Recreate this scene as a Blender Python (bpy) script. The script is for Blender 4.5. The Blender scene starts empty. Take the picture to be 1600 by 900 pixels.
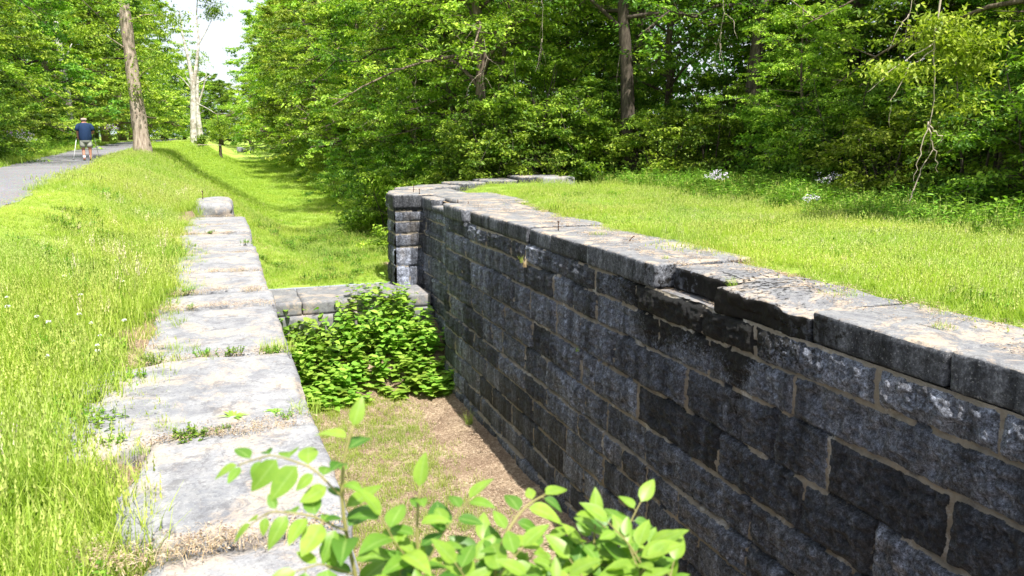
import bpy, math, random
import numpy as np
from mathutils import Vector, Matrix
R_ = math.radians
S = bpy.context.scene
COL = S.collection
rng = np.random.default_rng(7)
random.seed(7)
ORD = ['first','second','third','fourth','fifth','sixth','seventh','eighth','ninth','tenth','eleventh','twelfth','thirteenth',
       'fourteenth','fifteenth','sixteenth','seventeenth','eighteenth','nineteenth','twentieth','twenty-first','twenty-second',
       'twenty-third','twenty-fourth','twenty-fifth','twenty-sixth','twenty-seventh','twenty-eighth','twenty-ninth','thirtieth']

# ------------------------------------------------------------------ noise
def _h(ix, iy, iz, seed):
    n = (ix.astype(np.int64)*374761393 + iy.astype(np.int64)*668265263 + iz.astype(np.int64)*2147483647 + seed*1274126177) & 0xffffffff
    n = ((n ^ (n >> 13))*1274126177) & 0xffffffff
    n = ((n ^ (n >> 16))*2246822519) & 0xffffffff
    n ^= n >> 15
    return (n & 0xffffff)/float(0xffffff)
def vnoise(x, y, z=None, seed=0):
    x = np.asarray(x, float); y = np.asarray(y, float)
    z = np.zeros_like(x) if z is None else np.asarray(z, float)
    ix, iy, iz = np.floor(x), np.floor(y), np.floor(z)
    fx, fy, fz = x-ix, y-iy, z-iz
    fx = fx*fx*(3-2*fx); fy = fy*fy*(3-2*fy); fz = fz*fz*(3-2*fz)
    r = 0
    for a in (0, 1):
        wx = fx if a else 1-fx
        for b in (0, 1):
            wy = fy if b else 1-fy
            for c in (0, 1):
                wz = fz if c else 1-fz
                r = r + wx*wy*wz*_h(ix+a, iy+b, iz+c, seed)
    return r
def fbm(x, y, z=None, o=4, seed=0):
    r = 0; amp = .5; t = 0
    z = np.zeros_like(np.asarray(x, float)) if z is None else z
    for k in range(o):
        r = r + amp*vnoise(x*2**k, y*2**k, z*2**k, seed+k*17); t += amp; amp *= .5
    return r/t
def sstep(a, b, x):
    t = np.clip((np.asarray(x, float)-a)/(b-a), 0, 1); return t*t*(3-2*t)

# ------------------------------------------------------------------ object helpers
def tag(o, label=None, cat=None, group=None, kind=None):
    if label: o['label'] = label
    if cat: o['category'] = cat
    if group: o['group'] = group
    if kind: o['kind'] = kind
    return o
def mesh_np(name, V, F, mats=(), smooth=True, attrs=None, fattrs=None, midx=None):
    """V (n,3); F list of arrays (m,3)/(m,4) or a single array"""
    me = bpy.data.meshes.new(name)
    V = np.asarray(V, np.float32)
    Fs = F if isinstance(F, list) else [F]
    Fs = [np.asarray(f, np.int32) for f in Fs if len(f)]
    me.vertices.add(len(V)); me.vertices.foreach_set('co', V.ravel())
    nl = sum(f.size for f in Fs); nf = sum(len(f) for f in Fs)
    me.loops.add(nl); me.loops.foreach_set('vertex_index', np.concatenate([f.ravel() for f in Fs]))
    me.polygons.add(nf)
    tot = np.concatenate([np.full(len(f), f.shape[1], np.int32) for f in Fs])
    st = np.concatenate([[0], np.cumsum(tot)[:-1]]).astype(np.int32)
    me.polygons.foreach_set('loop_start', st); me.polygons.foreach_set('loop_total', tot)
    me.polygons.foreach_set('use_smooth', np.full(nf, smooth, bool))
    for k, a in (attrs or {}).items():
        at = me.attributes.new(k, 'FLOAT', 'POINT'); at.data.foreach_set('value', np.asarray(a, np.float32))
    for m in mats: me.materials.append(m)
    if midx is not None: me.polygons.foreach_set('material_index', np.asarray(midx, np.int32))
    me.update(calc_edges=True); me.validate()
    return me
def link(name, me, parent=None, loc=(0,0,0), rz=0, sc=1):
    o = bpy.data.objects.new(name, me); COL.objects.link(o)
    o.location = loc; o.rotation_euler = (0,0,rz); o.scale = (sc,)*3 if not hasattr(sc, '__len__') else sc
    if parent: o.parent = parent
    return o
def empty(name, loc=(0,0,0), rz=0, sc=1): return link(name, None, None, loc, rz, sc)
def dup(root, loc, rz=0, sc=1):
    r = root.copy(); COL.objects.link(r); r.location = loc; r.rotation_euler = (0,0,rz)
    r.scale = (sc,)*3 if not hasattr(sc, '__len__') else sc
    for ch in list(root.children):
        c = ch.copy(); COL.objects.link(c); c.parent = r
        for g in list(ch.children):
            d = g.copy(); COL.objects.link(d); d.parent = c
    return r
class MB:
    """collects tubes, leaves and boxes with one random value per piece"""
    def __init__(s): s.V=[]; s.Q=[]; s.T=[]; s.n=0; s.r=[]; s.t=[]
    def add(s, V, Q=None, T=None, r=0., t=None):
        V = np.asarray(V, float)
        if Q is not None and len(Q): s.Q.append(np.asarray(Q)+s.n)
        if T is not None and len(T): s.T.append(np.asarray(T)+s.n)
        s.V.append(V); s.r.append(np.full(len(V), r) if np.isscalar(r) else r)
        s.t.append(np.zeros(len(V)) if t is None else t); s.n += len(V)
    def tube(s, P, rad, k=6, r=0., cap=True):
        P = np.asarray(P, float); n = len(P); rad = np.broadcast_to(rad, (n,))
        T = np.gradient(P, axis=0); T /= np.linalg.norm(T, axis=1)[:,None]+1e-9
        up = np.array([0,0,1.]) if abs(T[0,2]) < .9 else np.array([1.,0,0])
        A = np.cross(T, up); A /= np.linalg.norm(A, axis=1)[:,None]+1e-9
        B = np.cross(T, A)
        a = np.arange(k)*2*np.pi/k
        V = P[:,None]+rad[:,None,None]*(np.cos(a)[None,:,None]*A[:,None]+np.sin(a)[None,:,None]*B[:,None])
        i = np.arange(n-1)[:,None]*k; j = np.arange(k)[None]; j2 = (j+1)%k
        Q = np.stack([i+j, i+j2, i+k+j2, i+k+j], -1).reshape(-1,4)
        V = V.reshape(-1,3)
        Tt = None
        if cap:
            V = np.vstack([V, P[:1], P[-1:]]); c0, c1 = n*k, n*k+1; b = (n-1)*k
            jj = np.arange(k); kk = (jj+1)%k
            Tt = np.vstack([np.stack([np.full(k,c0), kk, jj],-1), np.stack([np.full(k,c1), b+jj, b+kk],-1)])
        s.add(V, Q, Tt, r)
    def mesh(s, name, mats, smooth=True):
        F = []
        if s.Q: F.append(np.vstack(s.Q))
        if s.T: F.append(np.vstack(s.T))
        return mesh_np(name, np.vstack(s.V), F, mats, smooth, {'rnd': np.concatenate(s.r), 'tt': np.concatenate(s.t)})

# ------------------------------------------------------------------ materials
def newmat(name):
    m = bpy.data.materials.new(name); m.use_nodes = True
    nt = m.node_tree; nt.nodes.clear()
    return m, nt, nt.nodes, nt.links
class NB:
    def __init__(s, name): s.m, s.nt, s.N, s.L = newmat(name); s.out = s.N.new('ShaderNodeOutputMaterial'); s.tc = s.N.new('ShaderNodeTexCoord').outputs['Object']
    def set(s, sock, v):
        if hasattr(v, 'node'): s.L.new(v, sock)
        elif isinstance(v, (tuple, list)) and len(v) == 3 and sock.type == 'RGBA': sock.default_value = (*v, 1)
        else: sock.default_value = v
    def noise(s, scale, det=4, rough=.55, vec=None, dist=0, out='Fac'):
        n = s.N.new('ShaderNodeTexNoise'); n.inputs['Scale'].default_value = scale; n.inputs['Detail'].default_value = det
        n.inputs['Roughness'].default_value = rough; n.inputs['Distortion'].default_value = dist
        s.L.new(vec or s.tc, n.inputs['Vector']); return n.outputs[out]
    def vor(s, scale, vec=None, feat='F1', out='Distance'):
        n = s.N.new('ShaderNodeTexVoronoi'); n.feature = feat; n.inputs['Scale'].default_value = scale
        s.L.new(vec or s.tc, n.inputs['Vector']); return n.outputs[out]
    def mapv(s, sc, loc=(0,0,0)):
        n = s.N.new('ShaderNodeMapping'); n.inputs['Scale'].default_value = sc; n.inputs['Location'].default_value = loc
        s.L.new(s.tc, n.inputs['Vector']); return n.outputs[0]
    def attr(s, name):
        n = s.N.new('ShaderNodeAttribute'); n.attribute_name = name; return n.outputs['Fac']
    def ramp(s, fac, pts, interp='LINEAR'):
        n = s.N.new('ShaderNodeValToRGB'); n.color_ramp.interpolation = interp; e = n.color_ramp.elements
        while len(e) < len(pts): e.new(.5)
        for el, (p, c) in zip(e, pts):
            el.position = p; el.color = (*c, 1) if hasattr(c, '__len__') else (c, c, c, 1)
        s.L.new(fac, n.inputs[0]); return n.outputs['Color']
    def mix(s, f, a, b, mode='MIX'):
        n = s.N.new('ShaderNodeMix'); n.data_type = 'RGBA'; n.blend_type = mode
        s.set(n.inputs[0], f); s.set(n.inputs[6], a); s.set(n.inputs[7], b); return n.outputs[2]
    def math(s, op, a, b=0., c=0.):
        n = s.N.new('ShaderNodeMath'); n.operation = op
        s.set(n.inputs[0], a); s.set(n.inputs[1], b)
        if op in ('MULTIPLY_ADD',): s.set(n.inputs[2], c)
        return n.outputs[0]
    def bump(s, h, strength=.5, dist=.01, nrm=None):
        n = s.N.new('ShaderNodeBump'); n.inputs['Strength'].default_value = strength; n.inputs['Distance'].default_value = dist
        s.L.new(h, n.inputs['Height'])
        if nrm: s.L.new(nrm, n.inputs['Normal'])
        return n.outputs[0]
    def objrand(s): return s.N.new('ShaderNodeObjectInfo').outputs['Random']
    def surf(s, col, rough=.8, nrm=None, spec=.3):
        b = s.N.new('ShaderNodeBsdfPrincipled'); s.set(b.inputs['Base Color'], col); s.set(b.inputs['Roughness'], rough)
        b.inputs['Specular IOR Level'].default_value = spec
        if nrm: s.L.new(nrm, b.inputs['Normal'])
        s.L.new(b.outputs[0], s.out.inputs[0]); return s.m
    def leaf(s, col, tcol, trans=.4, rough=.45, spec=.35, nrm=None):
        b = s.N.new('ShaderNodeBsdfPrincipled'); s.set(b.inputs['Base Color'], col); b.inputs['Roughness'].default_value = rough
        b.inputs['Specular IOR Level'].default_value = spec
        t = s.N.new('ShaderNodeBsdfTranslucent'); s.set(t.inputs['Color'], tcol)
        if nrm: s.L.new(nrm, b.inputs['Normal'])
        mx = s.N.new('ShaderNodeMixShader'); mx.inputs[0].default_value = trans
        s.L.new(b.outputs[0], mx.inputs[1]); s.L.new(t.outputs[0], mx.inputs[2]); s.L.new(mx.outputs[0], s.out.inputs[0]); return s.m

def leaf_mat(name, dark, mid, light, trans=.4, rough=.5, spec=.3, hue=.5):
    b = NB(name)
    c = b.ramp(b.attr('rnd'), [(0, dark), (.5, mid), (1, light)])
    v = b.math('MULTIPLY_ADD', b.objrand(), .5, .75)
    n = b.N.new('ShaderNodeHueSaturation'); b.L.new(c, n.inputs['Color']); b.L.new(v, n.inputs['Value'])
    b.L.new(b.math('MULTIPLY_ADD', b.objrand(), .03, .485), n.inputs['Hue'])
    c2 = b.mix(1., n.outputs[0], (1.0, 1.15, .45), 'MULTIPLY')
    return b.leaf(n.outputs[0], c2, trans, rough, spec)
def flat_mat(name, col, rough=.7, var=.25, scale=8, spec=.3, metallic=0):
    b = NB(name)
    c = b.mix(b.noise(scale), tuple(x*(1-var) for x in col), tuple(min(1, x*(1+var)) for x in col))
    m = b.surf(c, rough, None, spec)
    return m
def bark_mat(name, a, c, patch=None):
    b = NB(name)
    v = b.mapv((9, 9, 1.6)); n1 = b.noise(1.5, 6, .65, v); col = b.mix(b.ramp(n1, [(.35, 0), (.65, 1)]), a, c)
    if patch:
        col = b.mix(b.ramp(b.noise(2.2, 3), [(.45, 0), (.6, 1)]), col, patch)
    return b.surf(col, .9, b.bump(n1, .9, .03), .15)

def masonry_mat(name, light=1., brown=0.):
    b = NB(name)
    m, blk, lich = b.attr('mort'), b.attr('blk'), b.attr('lich')
    big = b.noise(1.3, 5, .6); fine = b.noise(30, 6, .78, dist=.4)
    st = b.noise(1., 5, .6, b.mapv((5, 5, .55)))
    d = (.022*light, .025*light, .033*light); g = (.125*light, .137*light, .168*light)
    f = b.math('ADD', b.math('MULTIPLY', fine, .55), b.math('MULTIPLY', st, .55))
    f = b.math('ADD', f, b.math('MULTIPLY', blk, .16))
    col = b.mix(b.ramp(f, [(.52, 0), (.76, 1)]), d, g)
    col = b.mix(b.math('MULTIPLY', b.ramp(b.noise(2.1, 4, .6), [(.5, 0), (.7, 1)]), .35+brown), col, (.10*light, .085*light, .07*light))
    pit = b.ramp(b.noise(26, 8, .85, dist=.5), [(.36, .25), (.5, .9), (.66, 1.9)]); col = b.mix(1., col, pit, 'MULTIPLY'); col = b.mix(1., col, b.ramp(b.noise(9, 9, .85, dist=.8), [(.38, .40), (.5, .95), (.64, 1.6)]), 'MULTIPLY')
    col = b.mix(b.ramp(b.noise(48, 6, .85), [(.42, .75), (.50, 0)]), col, (.008, .009, .011))
    col = b.mix(1., col, b.ramp(b.noise(1., 6, .7, b.mapv((5.5, 5.5, .45), (1, 7, 2))), [(.38, .45), (.5, .95), (.65, 1.45)]), 'MULTIPLY')
    bc = b.N.new('ShaderNodeCombineColor'); bv = b.math('MULTIPLY_ADD', blk, .85, .58); [b.L.new(bv, bc.inputs[q]) for q in range(3)]; col = b.mix(1., col, bc.outputs[0], 'MULTIPLY')
    run = b.ramp(b.noise(1., 7, .75, b.mapv((15, 15, .5), (3, 1, 0))), [(.60, 0), (.74, 1)])
    col = b.mix(b.math('MULTIPLY', run, .22), col, (.27, .27, .28))
    chip = b.ramp(b.noise(75, 3, .6), [(.66, 0), (.72, 1)])
    col = b.mix(b.math('MULTIPLY', chip, .3), col, (.22, .23, .25))
    # low courses: a bit greyer/browner
    blackm = b.ramp(b.math('ADD', b.math('MULTIPLY', b.noise(21, 8, .9), .9), b.math('MULTIPLY', lich, .27)), [(.60, 0), (.64, 1)])
    col = b.mix(blackm, col, (.0045, .004, .0035))
    mc = b.mix(b.noise(6, 5, .7), (.14, .115, .085), (.46, .40, .31)); mc = b.mix(b.ramp(b.noise(3.1, 5, .75), [(.55, 0), (.64, .7)]), mc, (.62, .60, .55))
    mm = b.ramp(b.math('ADD', m, b.math('MULTIPLY', b.math('SUBTRACT', b.noise(19, 6, .8), .5), 1.2)), [(.31, 0), (.50, 1)])
    mm = b.math('MULTIPLY', mm, b.ramp(b.noise(1.7, 4, .7), [(.26, .6), (.42, 1)]))
    col = b.mix(mm, col, mc)
    h = b.math('ADD', b.math('MULTIPLY', fine, 1.), b.math('MULTIPLY', b.noise(95, 3, .6), .5))
    return b.surf(col, .78, b.bump(h, 1., .035), .45)
def stone_mat(name, sideblack=True, litter=.5, bright=1.):
    b = NB(name)
    n1 = b.noise(1.7, 6, .65, dist=.4); n2 = b.noise(14, 6, .7); n3 = b.noise(5, 6, .7)
    top = b.mix(b.ramp(n1, [(.3, 0), (.68, 1)]), (.25*bright, .26*bright, .29*bright), (.46*bright, .46*bright, .475*bright))
    top = b.mix(b.ramp(n2, [(.42, .0), (.7, .55)]), top, (.58*bright, .57*bright, .55*bright))
    top = b.mix(b.ramp(n3, [(.48, 0), (.66, .65)]), top, (.20*bright, .20*bright, .225*bright))
    top = b.mix(b.math('MULTIPLY', b.ramp(b.noise(2.4, 7, .75, dist=.5), [(.50, 0), (.60, 1)]), litter), top, (.44, .35, .26))
    top = b.mix(b.ramp(b.noise(55, 4, .75), [(.5, 0), (.68, .55)]), top, (.14*bright, .14*bright, .15*bright))
    top = b.mix(b.ramp(b.noise(7, 7, .8, dist=.8), [(.54, 0), (.60, .55)]), top, (.15*bright, .145*bright, .155*bright)); top = b.mix(b.ramp(b.noise(100, 3, .7), [(.60, 0), (.68, .5)]), top, (.7*bright, .69*bright, .67*bright))
    col = top
    if sideblack:
        side = b.mix(b.ramp(b.noise(1., 5, .65, b.mapv((6, 6, .8))), [(.35, 0), (.7, 1)]), (.018, .020, .024), (.115, .12, .135)); side = b.mix(1., side, b.ramp(b.noise(22, 7, .85), [(.36, .3), (.5, .9), (.64, 2.2)]), 'MULTIPLY'); ov = b.math('MULTIPLY_ADD', b.objrand(), 1.1, .45); oc = b.N.new('ShaderNodeCombineColor'); [b.L.new(ov, oc.inputs[q]) for q in range(3)]; side = b.mix(1., side, oc.outputs[0], 'MULTIPLY')
        side = b.mix(b.ramp(b.noise(40, 3, .7), [(.6, 0), (.68, .6)]), side, (.32, .32, .33))
        lich = b.ramp(b.math('ADD', b.math('MULTIPLY', b.noise(10, 6, .78), .8), b.math('MULTIPLY', b.attr('lich'), .34)), [(.55, 0), (.60, 1)])
        side = b.mix(lich, side, (.006, .005, .004))
        f = b.math('ADD', b.attr('top'), b.math('MULTIPLY', b.math('SUBTRACT', b.noise(12, 5, .7), .5), .8))
        col = b.mix(b.ramp(f, [(.42, 0), (.6, 1)]), side, top)
        spot = b.ramp(b.math('ADD', b.math('MULTIPLY', b.noise(16, 5, .75), .8), b.math('MULTIPLY', b.attr('lich'), .22)), [(.62, 0), (.67, 1)])
        col = b.mix(spot, col, (.012, .01, .009))
    h = b.math('ADD', n2, b.math('MULTIPLY', b.noise(60, 4, .7), .5))
    return b.surf(col, .82, b.bump(h, .6, .012), .25)

M = {}
M['masonry'] = masonry_mat('dark_rockface', 1.75)
M['pier'] = masonry_mat('sunlit_grey_rockface', 2.6, .1)  # lighter copy of the wall stone, the pier's sunlight put into its colour
M['cope'] = stone_mat('coping_dark_side', True, .8, .50)
M['slab'] = stone_mat('pale_slab', False, .6, .62)
M['sill'] = stone_mat('sill_stone', False, .5, .5)
M['leafA'] = leaf_mat('leaf_forest', (.06,.14,.018), (.16,.30,.030), (.33,.47,.045), .36)
M['leafB'] = leaf_mat('leaf_bright', (.10,.19,.02), (.25,.38,.035), (.46,.58,.07), .36)
M['leafD'] = leaf_mat('leaf_shrub', (.05,.12,.018), (.10,.22,.028), (.20,.35,.04), .32)
M['leafK'] = leaf_mat('leaf_knotweed', (.13,.27,.03), (.24,.40,.05), (.36,.52,.08), .38, .4, .4)
M['grassL'] = None
M['bark'] = bark_mat('bark_brown', (.075,.055,.04), (.21,.165,.125))
M['barkP'] = bark_mat('bark_pinkish', (.20,.15,.12), (.50,.41,.34))
M['barkW'] = bark_mat('bark_white', (.40,.37,.33), (.72,.70,.66), (.32,.28,.23))
M['barkD'] = bark_mat('bark_dark', (.035,.028,.022), (.11,.09,.07))
M['twig'] = flat_mat('dead_twig', (.36,.30,.24), .9)
M['iron'] = flat_mat('rusty_iron', (.07,.035,.022), .8, .5, 60)
M['white_petal'] = flat_mat('white_petal', (.80,.80,.78), .6, .05)
M['lilac_petal'] = flat_mat('lilac_petal', (.52,.36,.66), .6, .2, 20)
M['pale_petal'] = flat_mat('pale_lilac_petal', (.72,.66,.80), .6, .1, 20)

def grass_mat(name, base, tip, pale, trans=.4):
    b = NB(name)
    c = b.mix(b.attr('tt'), base, tip)
    c = b.mix(b.ramp(b.attr('rnd'), [(.86, 0), (1., .7)]), c, pale)
    g = b.N.new('ShaderNodeNewGeometry').outputs['Position']
    pn = b.N.new('ShaderNodeTexNoise'); pn.inputs['Scale'].default_value = .55; pn.inputs['Detail'].default_value = 3; b.L.new(g, pn.inputs['Vector'])
    c = b.mix(b.ramp(pn.outputs[0], [(.35, 0), (.65, .55)]), c, b.mix(1., c, (1.35,1.12,.9), 'MULTIPLY'))
    c2 = b.mix(1., c, (1.0,1.1,.5), 'MULTIPLY')
    return b.leaf(c, c2, trans, .5, .3)
M['grass'] = grass_mat('meadow_grass', (.22,.35,.045), (.42,.56,.09), (.58,.60,.26), .5)
M['grassR'] = grass_mat('lawn_grass', (.21,.35,.045), (.42,.56,.09), (.58,.62,.28), .5)
M['seed'] = grass_mat('seed_heads', (.30,.36,.10), (.60,.56,.36), (.70,.66,.48), .3)
M['dry'] = grass_mat('dry_grass', (.42,.33,.20), (.58,.48,.30), (.66,.58,.42), .25)
M['weed'] = leaf_mat('leaf_weed', (.09,.19,.02), (.18,.33,.035), (.30,.46,.06), .4)
M['litter'] = None
def litter_mat():
    b = NB('dry_litter')
    c = b.ramp(b.attr('rnd'), [(0, (.10,.065,.04)), (.45, (.27,.19,.13)), (.8, (.48,.38,.26)), (1, (.68,.59,.45))])
    return b.surf(c, .9, None, .2)
M['litter'] = litter_mat()
def ground_mat():
    b = NB('ground_soil')
    n = b.noise(7, 7, .75); big = b.noise(.45, 4, .6)
    soil = b.mix(n, (.16,.11,.065), (.44,.34,.23))
    gr = b.mix(b.noise(3, 7, .8), (.18,.29,.045), (.40,.51,.095))
    gr = b.mix(b.ramp(big, [(.4, 0), (.65, .5)]), gr, (.36,.44,.10))
    f = b.math('ADD', b.attr('green'), b.math('MULTIPLY', b.math('SUBTRACT', b.noise(5, 6, .75), .5), .9))
    c = b.mix(b.ramp(f, [(.4, 0), (.6, 1)]), soil, gr)
    h = b.math('ADD', n, b.noise(45, 4, .7))
    return b.surf(c, .95, b.bump(h, .9, .04), .1)
M['ground'] = ground_mat()
def gravel_mat():
    b = NB('gravel_path')
    v = b.vor(55, None, 'F1', 'Color'); n = b.noise(.8, 5, .6)
    c = b.mix(n, (.10,.10,.105), (.25,.245,.255)); c = b.mix(b.ramp(b.noise(1., 5, .7, b.mapv((3, .5, 1))), [(.4, 0), (.65, .5)]), c, (.14,.13,.12))
    c = b.mix(.35, c, b.mix(1., v, (.42,.42,.44), 'MULTIPLY'))
    return b.surf(c, .95, b.bump(b.vor(55), .5, .01), .15)
M['gravel'] = gravel_mat()
def floor_mat():
    b = NB('chamber_soil')
    n = b.noise(14, 7, .78)
    c = b.ramp(n, [(.32, (.08,.055,.035)), (.5, (.30,.225,.15)), (.68, (.56,.46,.34))])
    c = b.mix(b.ramp(b.noise(1.2, 4), [(.42, 0), (.6, .75)]), c, (.17,.115,.08))
    return b.surf(c, .95, b.bump(n, .9, .03), .1)
M['floor'] = floor_mat()

# ------------------------------------------------------------------ terrain
def path_left(y): return np.interp(y, [-20, 12, 28, 53, 80, 123, 330, 600], [-5.6, -5.6, -6.24, -8.45, -10.2, -12.5, -13.7, -14])
def path_right(y): return np.interp(y, [-20, 5, 12, 17.7, 28, 43.6, 95, 264, 600], [-2.5, -2.55, -2.68, -3.15, -3.66, -4.75, -6.9, -11, -12])
WING = np.array([(4.2, 21.2), (4.32, 21.75), (4.75, 22.45), (5.5, 23.05), (6.6, 23.5), (8.0, 23.75), (9.2, 23.8), (10.05, 23.7)])
def wing_y(x): return np.interp(x, WING[:,0], WING[:,1])
def hgt(x, y):
    x = np.asarray(x, float); y = np.asarray(y, float)
    berm = .55*sstep(-.75, -2.5, x) + .22*np.exp(-((x+2.7)/.8)**2)*sstep(22, 32, y)
    berm = berm + .12*sstep(-7, -12, x)
    near = berm
    # canal bed beyond the lock
    xl = np.interp(y, [15.5, 21.1, 28, 40, 120], [-.62, -.62, -1.5, -2.3, -3.0])
    w = np.interp(y, [15.5, 21.1, 24, 28, 40, 120], [.66, .66, 2.6, 4.2, 5.4, 6.2])
    t = sstep(0, 1, (x-xl)/w)
    bed = berm*(1-t) - 2.35*t
    xr = np.interp(y, [24, 30, 45, 100, 300], [6.6, 6.4, 6.2, 7.0, 12])
    t2 = sstep(0, 3.4, x-xr)
    bed = bed + (2.35-.15)*t2
    bed = np.where(y > 100, bed + sstep(100, 260, y)*1.6*t*(1-t2), bed)
    up = (y > 15.7) & (x < 4.5) | (y > 20.8) & (x >= 4.5) & ((x > 10.0) | (y > wing_y(np.clip(x, 4.2, 10.05))-.55))
    tr = sstep(10.0, 11.5, x)*sstep(28, 22, y)        # easy shoulder behind the wing end
    z = np.where(up, bed*(1-tr)+0*tr, near)
    z = z + np.where(x > 4.6, np.where(up, 0, -.10+.13*sstep(0, .8, x-np.interp(y, [7,9,15,16.5,20], [5.35,5.5,5.6,6.3,6.6]))), 0) - np.where((x < .5) & ~up, .012+.10*sstep(-.62, -.42, x), 0)
    z = z + (fbm(x*.35, y*.35, seed=3)-.5)*.16*sstep(1.6, 3.6, np.abs(x-2.5)-2.2) + (fbm(x*1.6, y*1.6, seed=9)-.5)*.035
    pr, pl = path_right(y), path_left(y)
    inpath = sstep(.25, -.25, x-pr)*sstep(-.25, .25, x-pl)
    z = z*(1-inpath) + (.55)*inpath
    z = z + np.where(x > 14, (x-14)*.0, 0)
    return z
def greenness(x, y):
    """1 = grown over, 0 = bare dry litter"""
    g = sstep(-.50, -1.05, x-np.interp(y, [2.2, 3.6, 4.6], [.48, .34, 0])+(fbm(x*1.5, y*1.5, seed=21)-.5)*1.7)
    r = sstep(5.75, 6.35, x + .05*np.clip(y-7, 0, 8) - .0 + (fbm(x*1.2, y*1.2, seed=22)-.5)*1.3 - np.interp(y, [4, 9, 13, 17, 20], [-.1, -.35, .35, .9, .9]))
    g = np.where(x > 2.5, r, g)
    g = np.where((y > 15.7) & (x < 4.5) & (x > -.3) | (y > 18.5) & (x < 2.5), 1., g)
    wing = (x > 4.5) & (x < 10.2) & (y > wing_y(np.clip(x, 4.2, 10.05))-1.1-.35*(fbm(x*2, y*2, seed=5)-.5)) & (y < wing_y(np.clip(x, 4.2, 10.05))+.2)
    g = np.where(wing, 0., g)
    g = np.where((y > 24.2) & (x > 2.5), 1., g)
    pr, pl = path_right(y), path_left(y)
    inpath = sstep(.15, -.15, x-pr+(fbm(x*2, y*2, seed=8)-.5)*.5)*sstep(-.15, .15, x-pl)
    return g*(1-inpath)
def lines(segs):
    out = []
    for a, b, s in segs:
        n = max(1, int(round((b-a)/s))); out += list(np.linspace(a, b, n, endpoint=False))
    return np.array(out+[segs[-1][1]])
def grid_faces(nx, ny):
    i, j = np.meshgrid(np.arange(nx-1), np.arange(ny-1), indexing='ij'); a = (i*ny+j).ravel()
    return np.stack([a, a+ny, a+ny+1, a+1], -1)
gx = lines([(-700,-60,64), (-60,-16,2.2), (-16,-6,.5), (-6,0,.12), (0,.1,.1), (.1,4.9,.3), (4.9,12,.12), (12,20,.5), (20,60,2.2), (60,700,64)])
gy = lines([(-80,-6,4), (-6,1,.4), (1,15.7,.14), (15.7,20.9,.13), (20.9,28,.18), (28,60,.5), (60,140,1.6), (140,900,30)])
X, Y = np.meshgrid(gx, gy, indexing='ij')
Z = hgt(X, Y)
F = grid_faces(len(gx), len(gy))
cx = X.ravel()[F].mean(1); cy = Y.ravel()[F].mean(1)
hole = (cx > .02) & (cx < np.where(cy < 17.5, 5.32, 5.1)) & (cy > -8) & (cy < 20.9)
me = mesh_np('ground', np.stack([X.ravel(), Y.ravel(), Z.ravel()], -1), F[~hole], [M['ground']], True, {'green': greenness(X, Y).ravel()})
tag(link('ground', me), kind='structure')
# towpath sheet
py = lines([(-10, 60, .4), (60, 330, 3)]); u = np.linspace(0, 1, 11)
PX = path_left(py)[None]*(1-u)[:,None] + path_right(py)[None]*u[:,None]
PX[0] += (fbm(py*1.2, py*0, seed=31)-.5)*.35; PX[-1] += (fbm(py*1.2, py*0+4, seed=33)-.5)*.45
PY = np.broadcast_to(py, PX.shape); PZ = hgt(PX, PY)+.012+.02*np.sin(u*np.pi)[:,None]
F = grid_faces(11, len(py))
tag(link('path', mesh_np('path', np.stack([PX.ravel(), PY.ravel(), PZ.ravel()], -1), F, [M['gravel']])), kind='structure')
# chamber floor
def floor_z(x, y):
    return -4.27 + 1.15*sstep(16.6, 19.2, y)*(.55+.45*sstep(1, 4.2, x)) + (fbm(x*1.1, y*1.1, seed=41)-.5)*.16 + .12*sstep(4.0, 4.7, x)
fx = lines([(.1, 5.0, .07)]); fy = lines([(-7, 5, .5), (5, 19.3, .08)])
X, Y = np.meshgrid(fx, fy, indexing='ij')
tag(link('lock_floor', mesh_np('lock_floor', np.stack([X.ravel(), Y.ravel(), floor_z(X, Y).ravel()], -1), grid_faces(len(fx), len(fy)), [M['floor']])), kind='structure')

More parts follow.
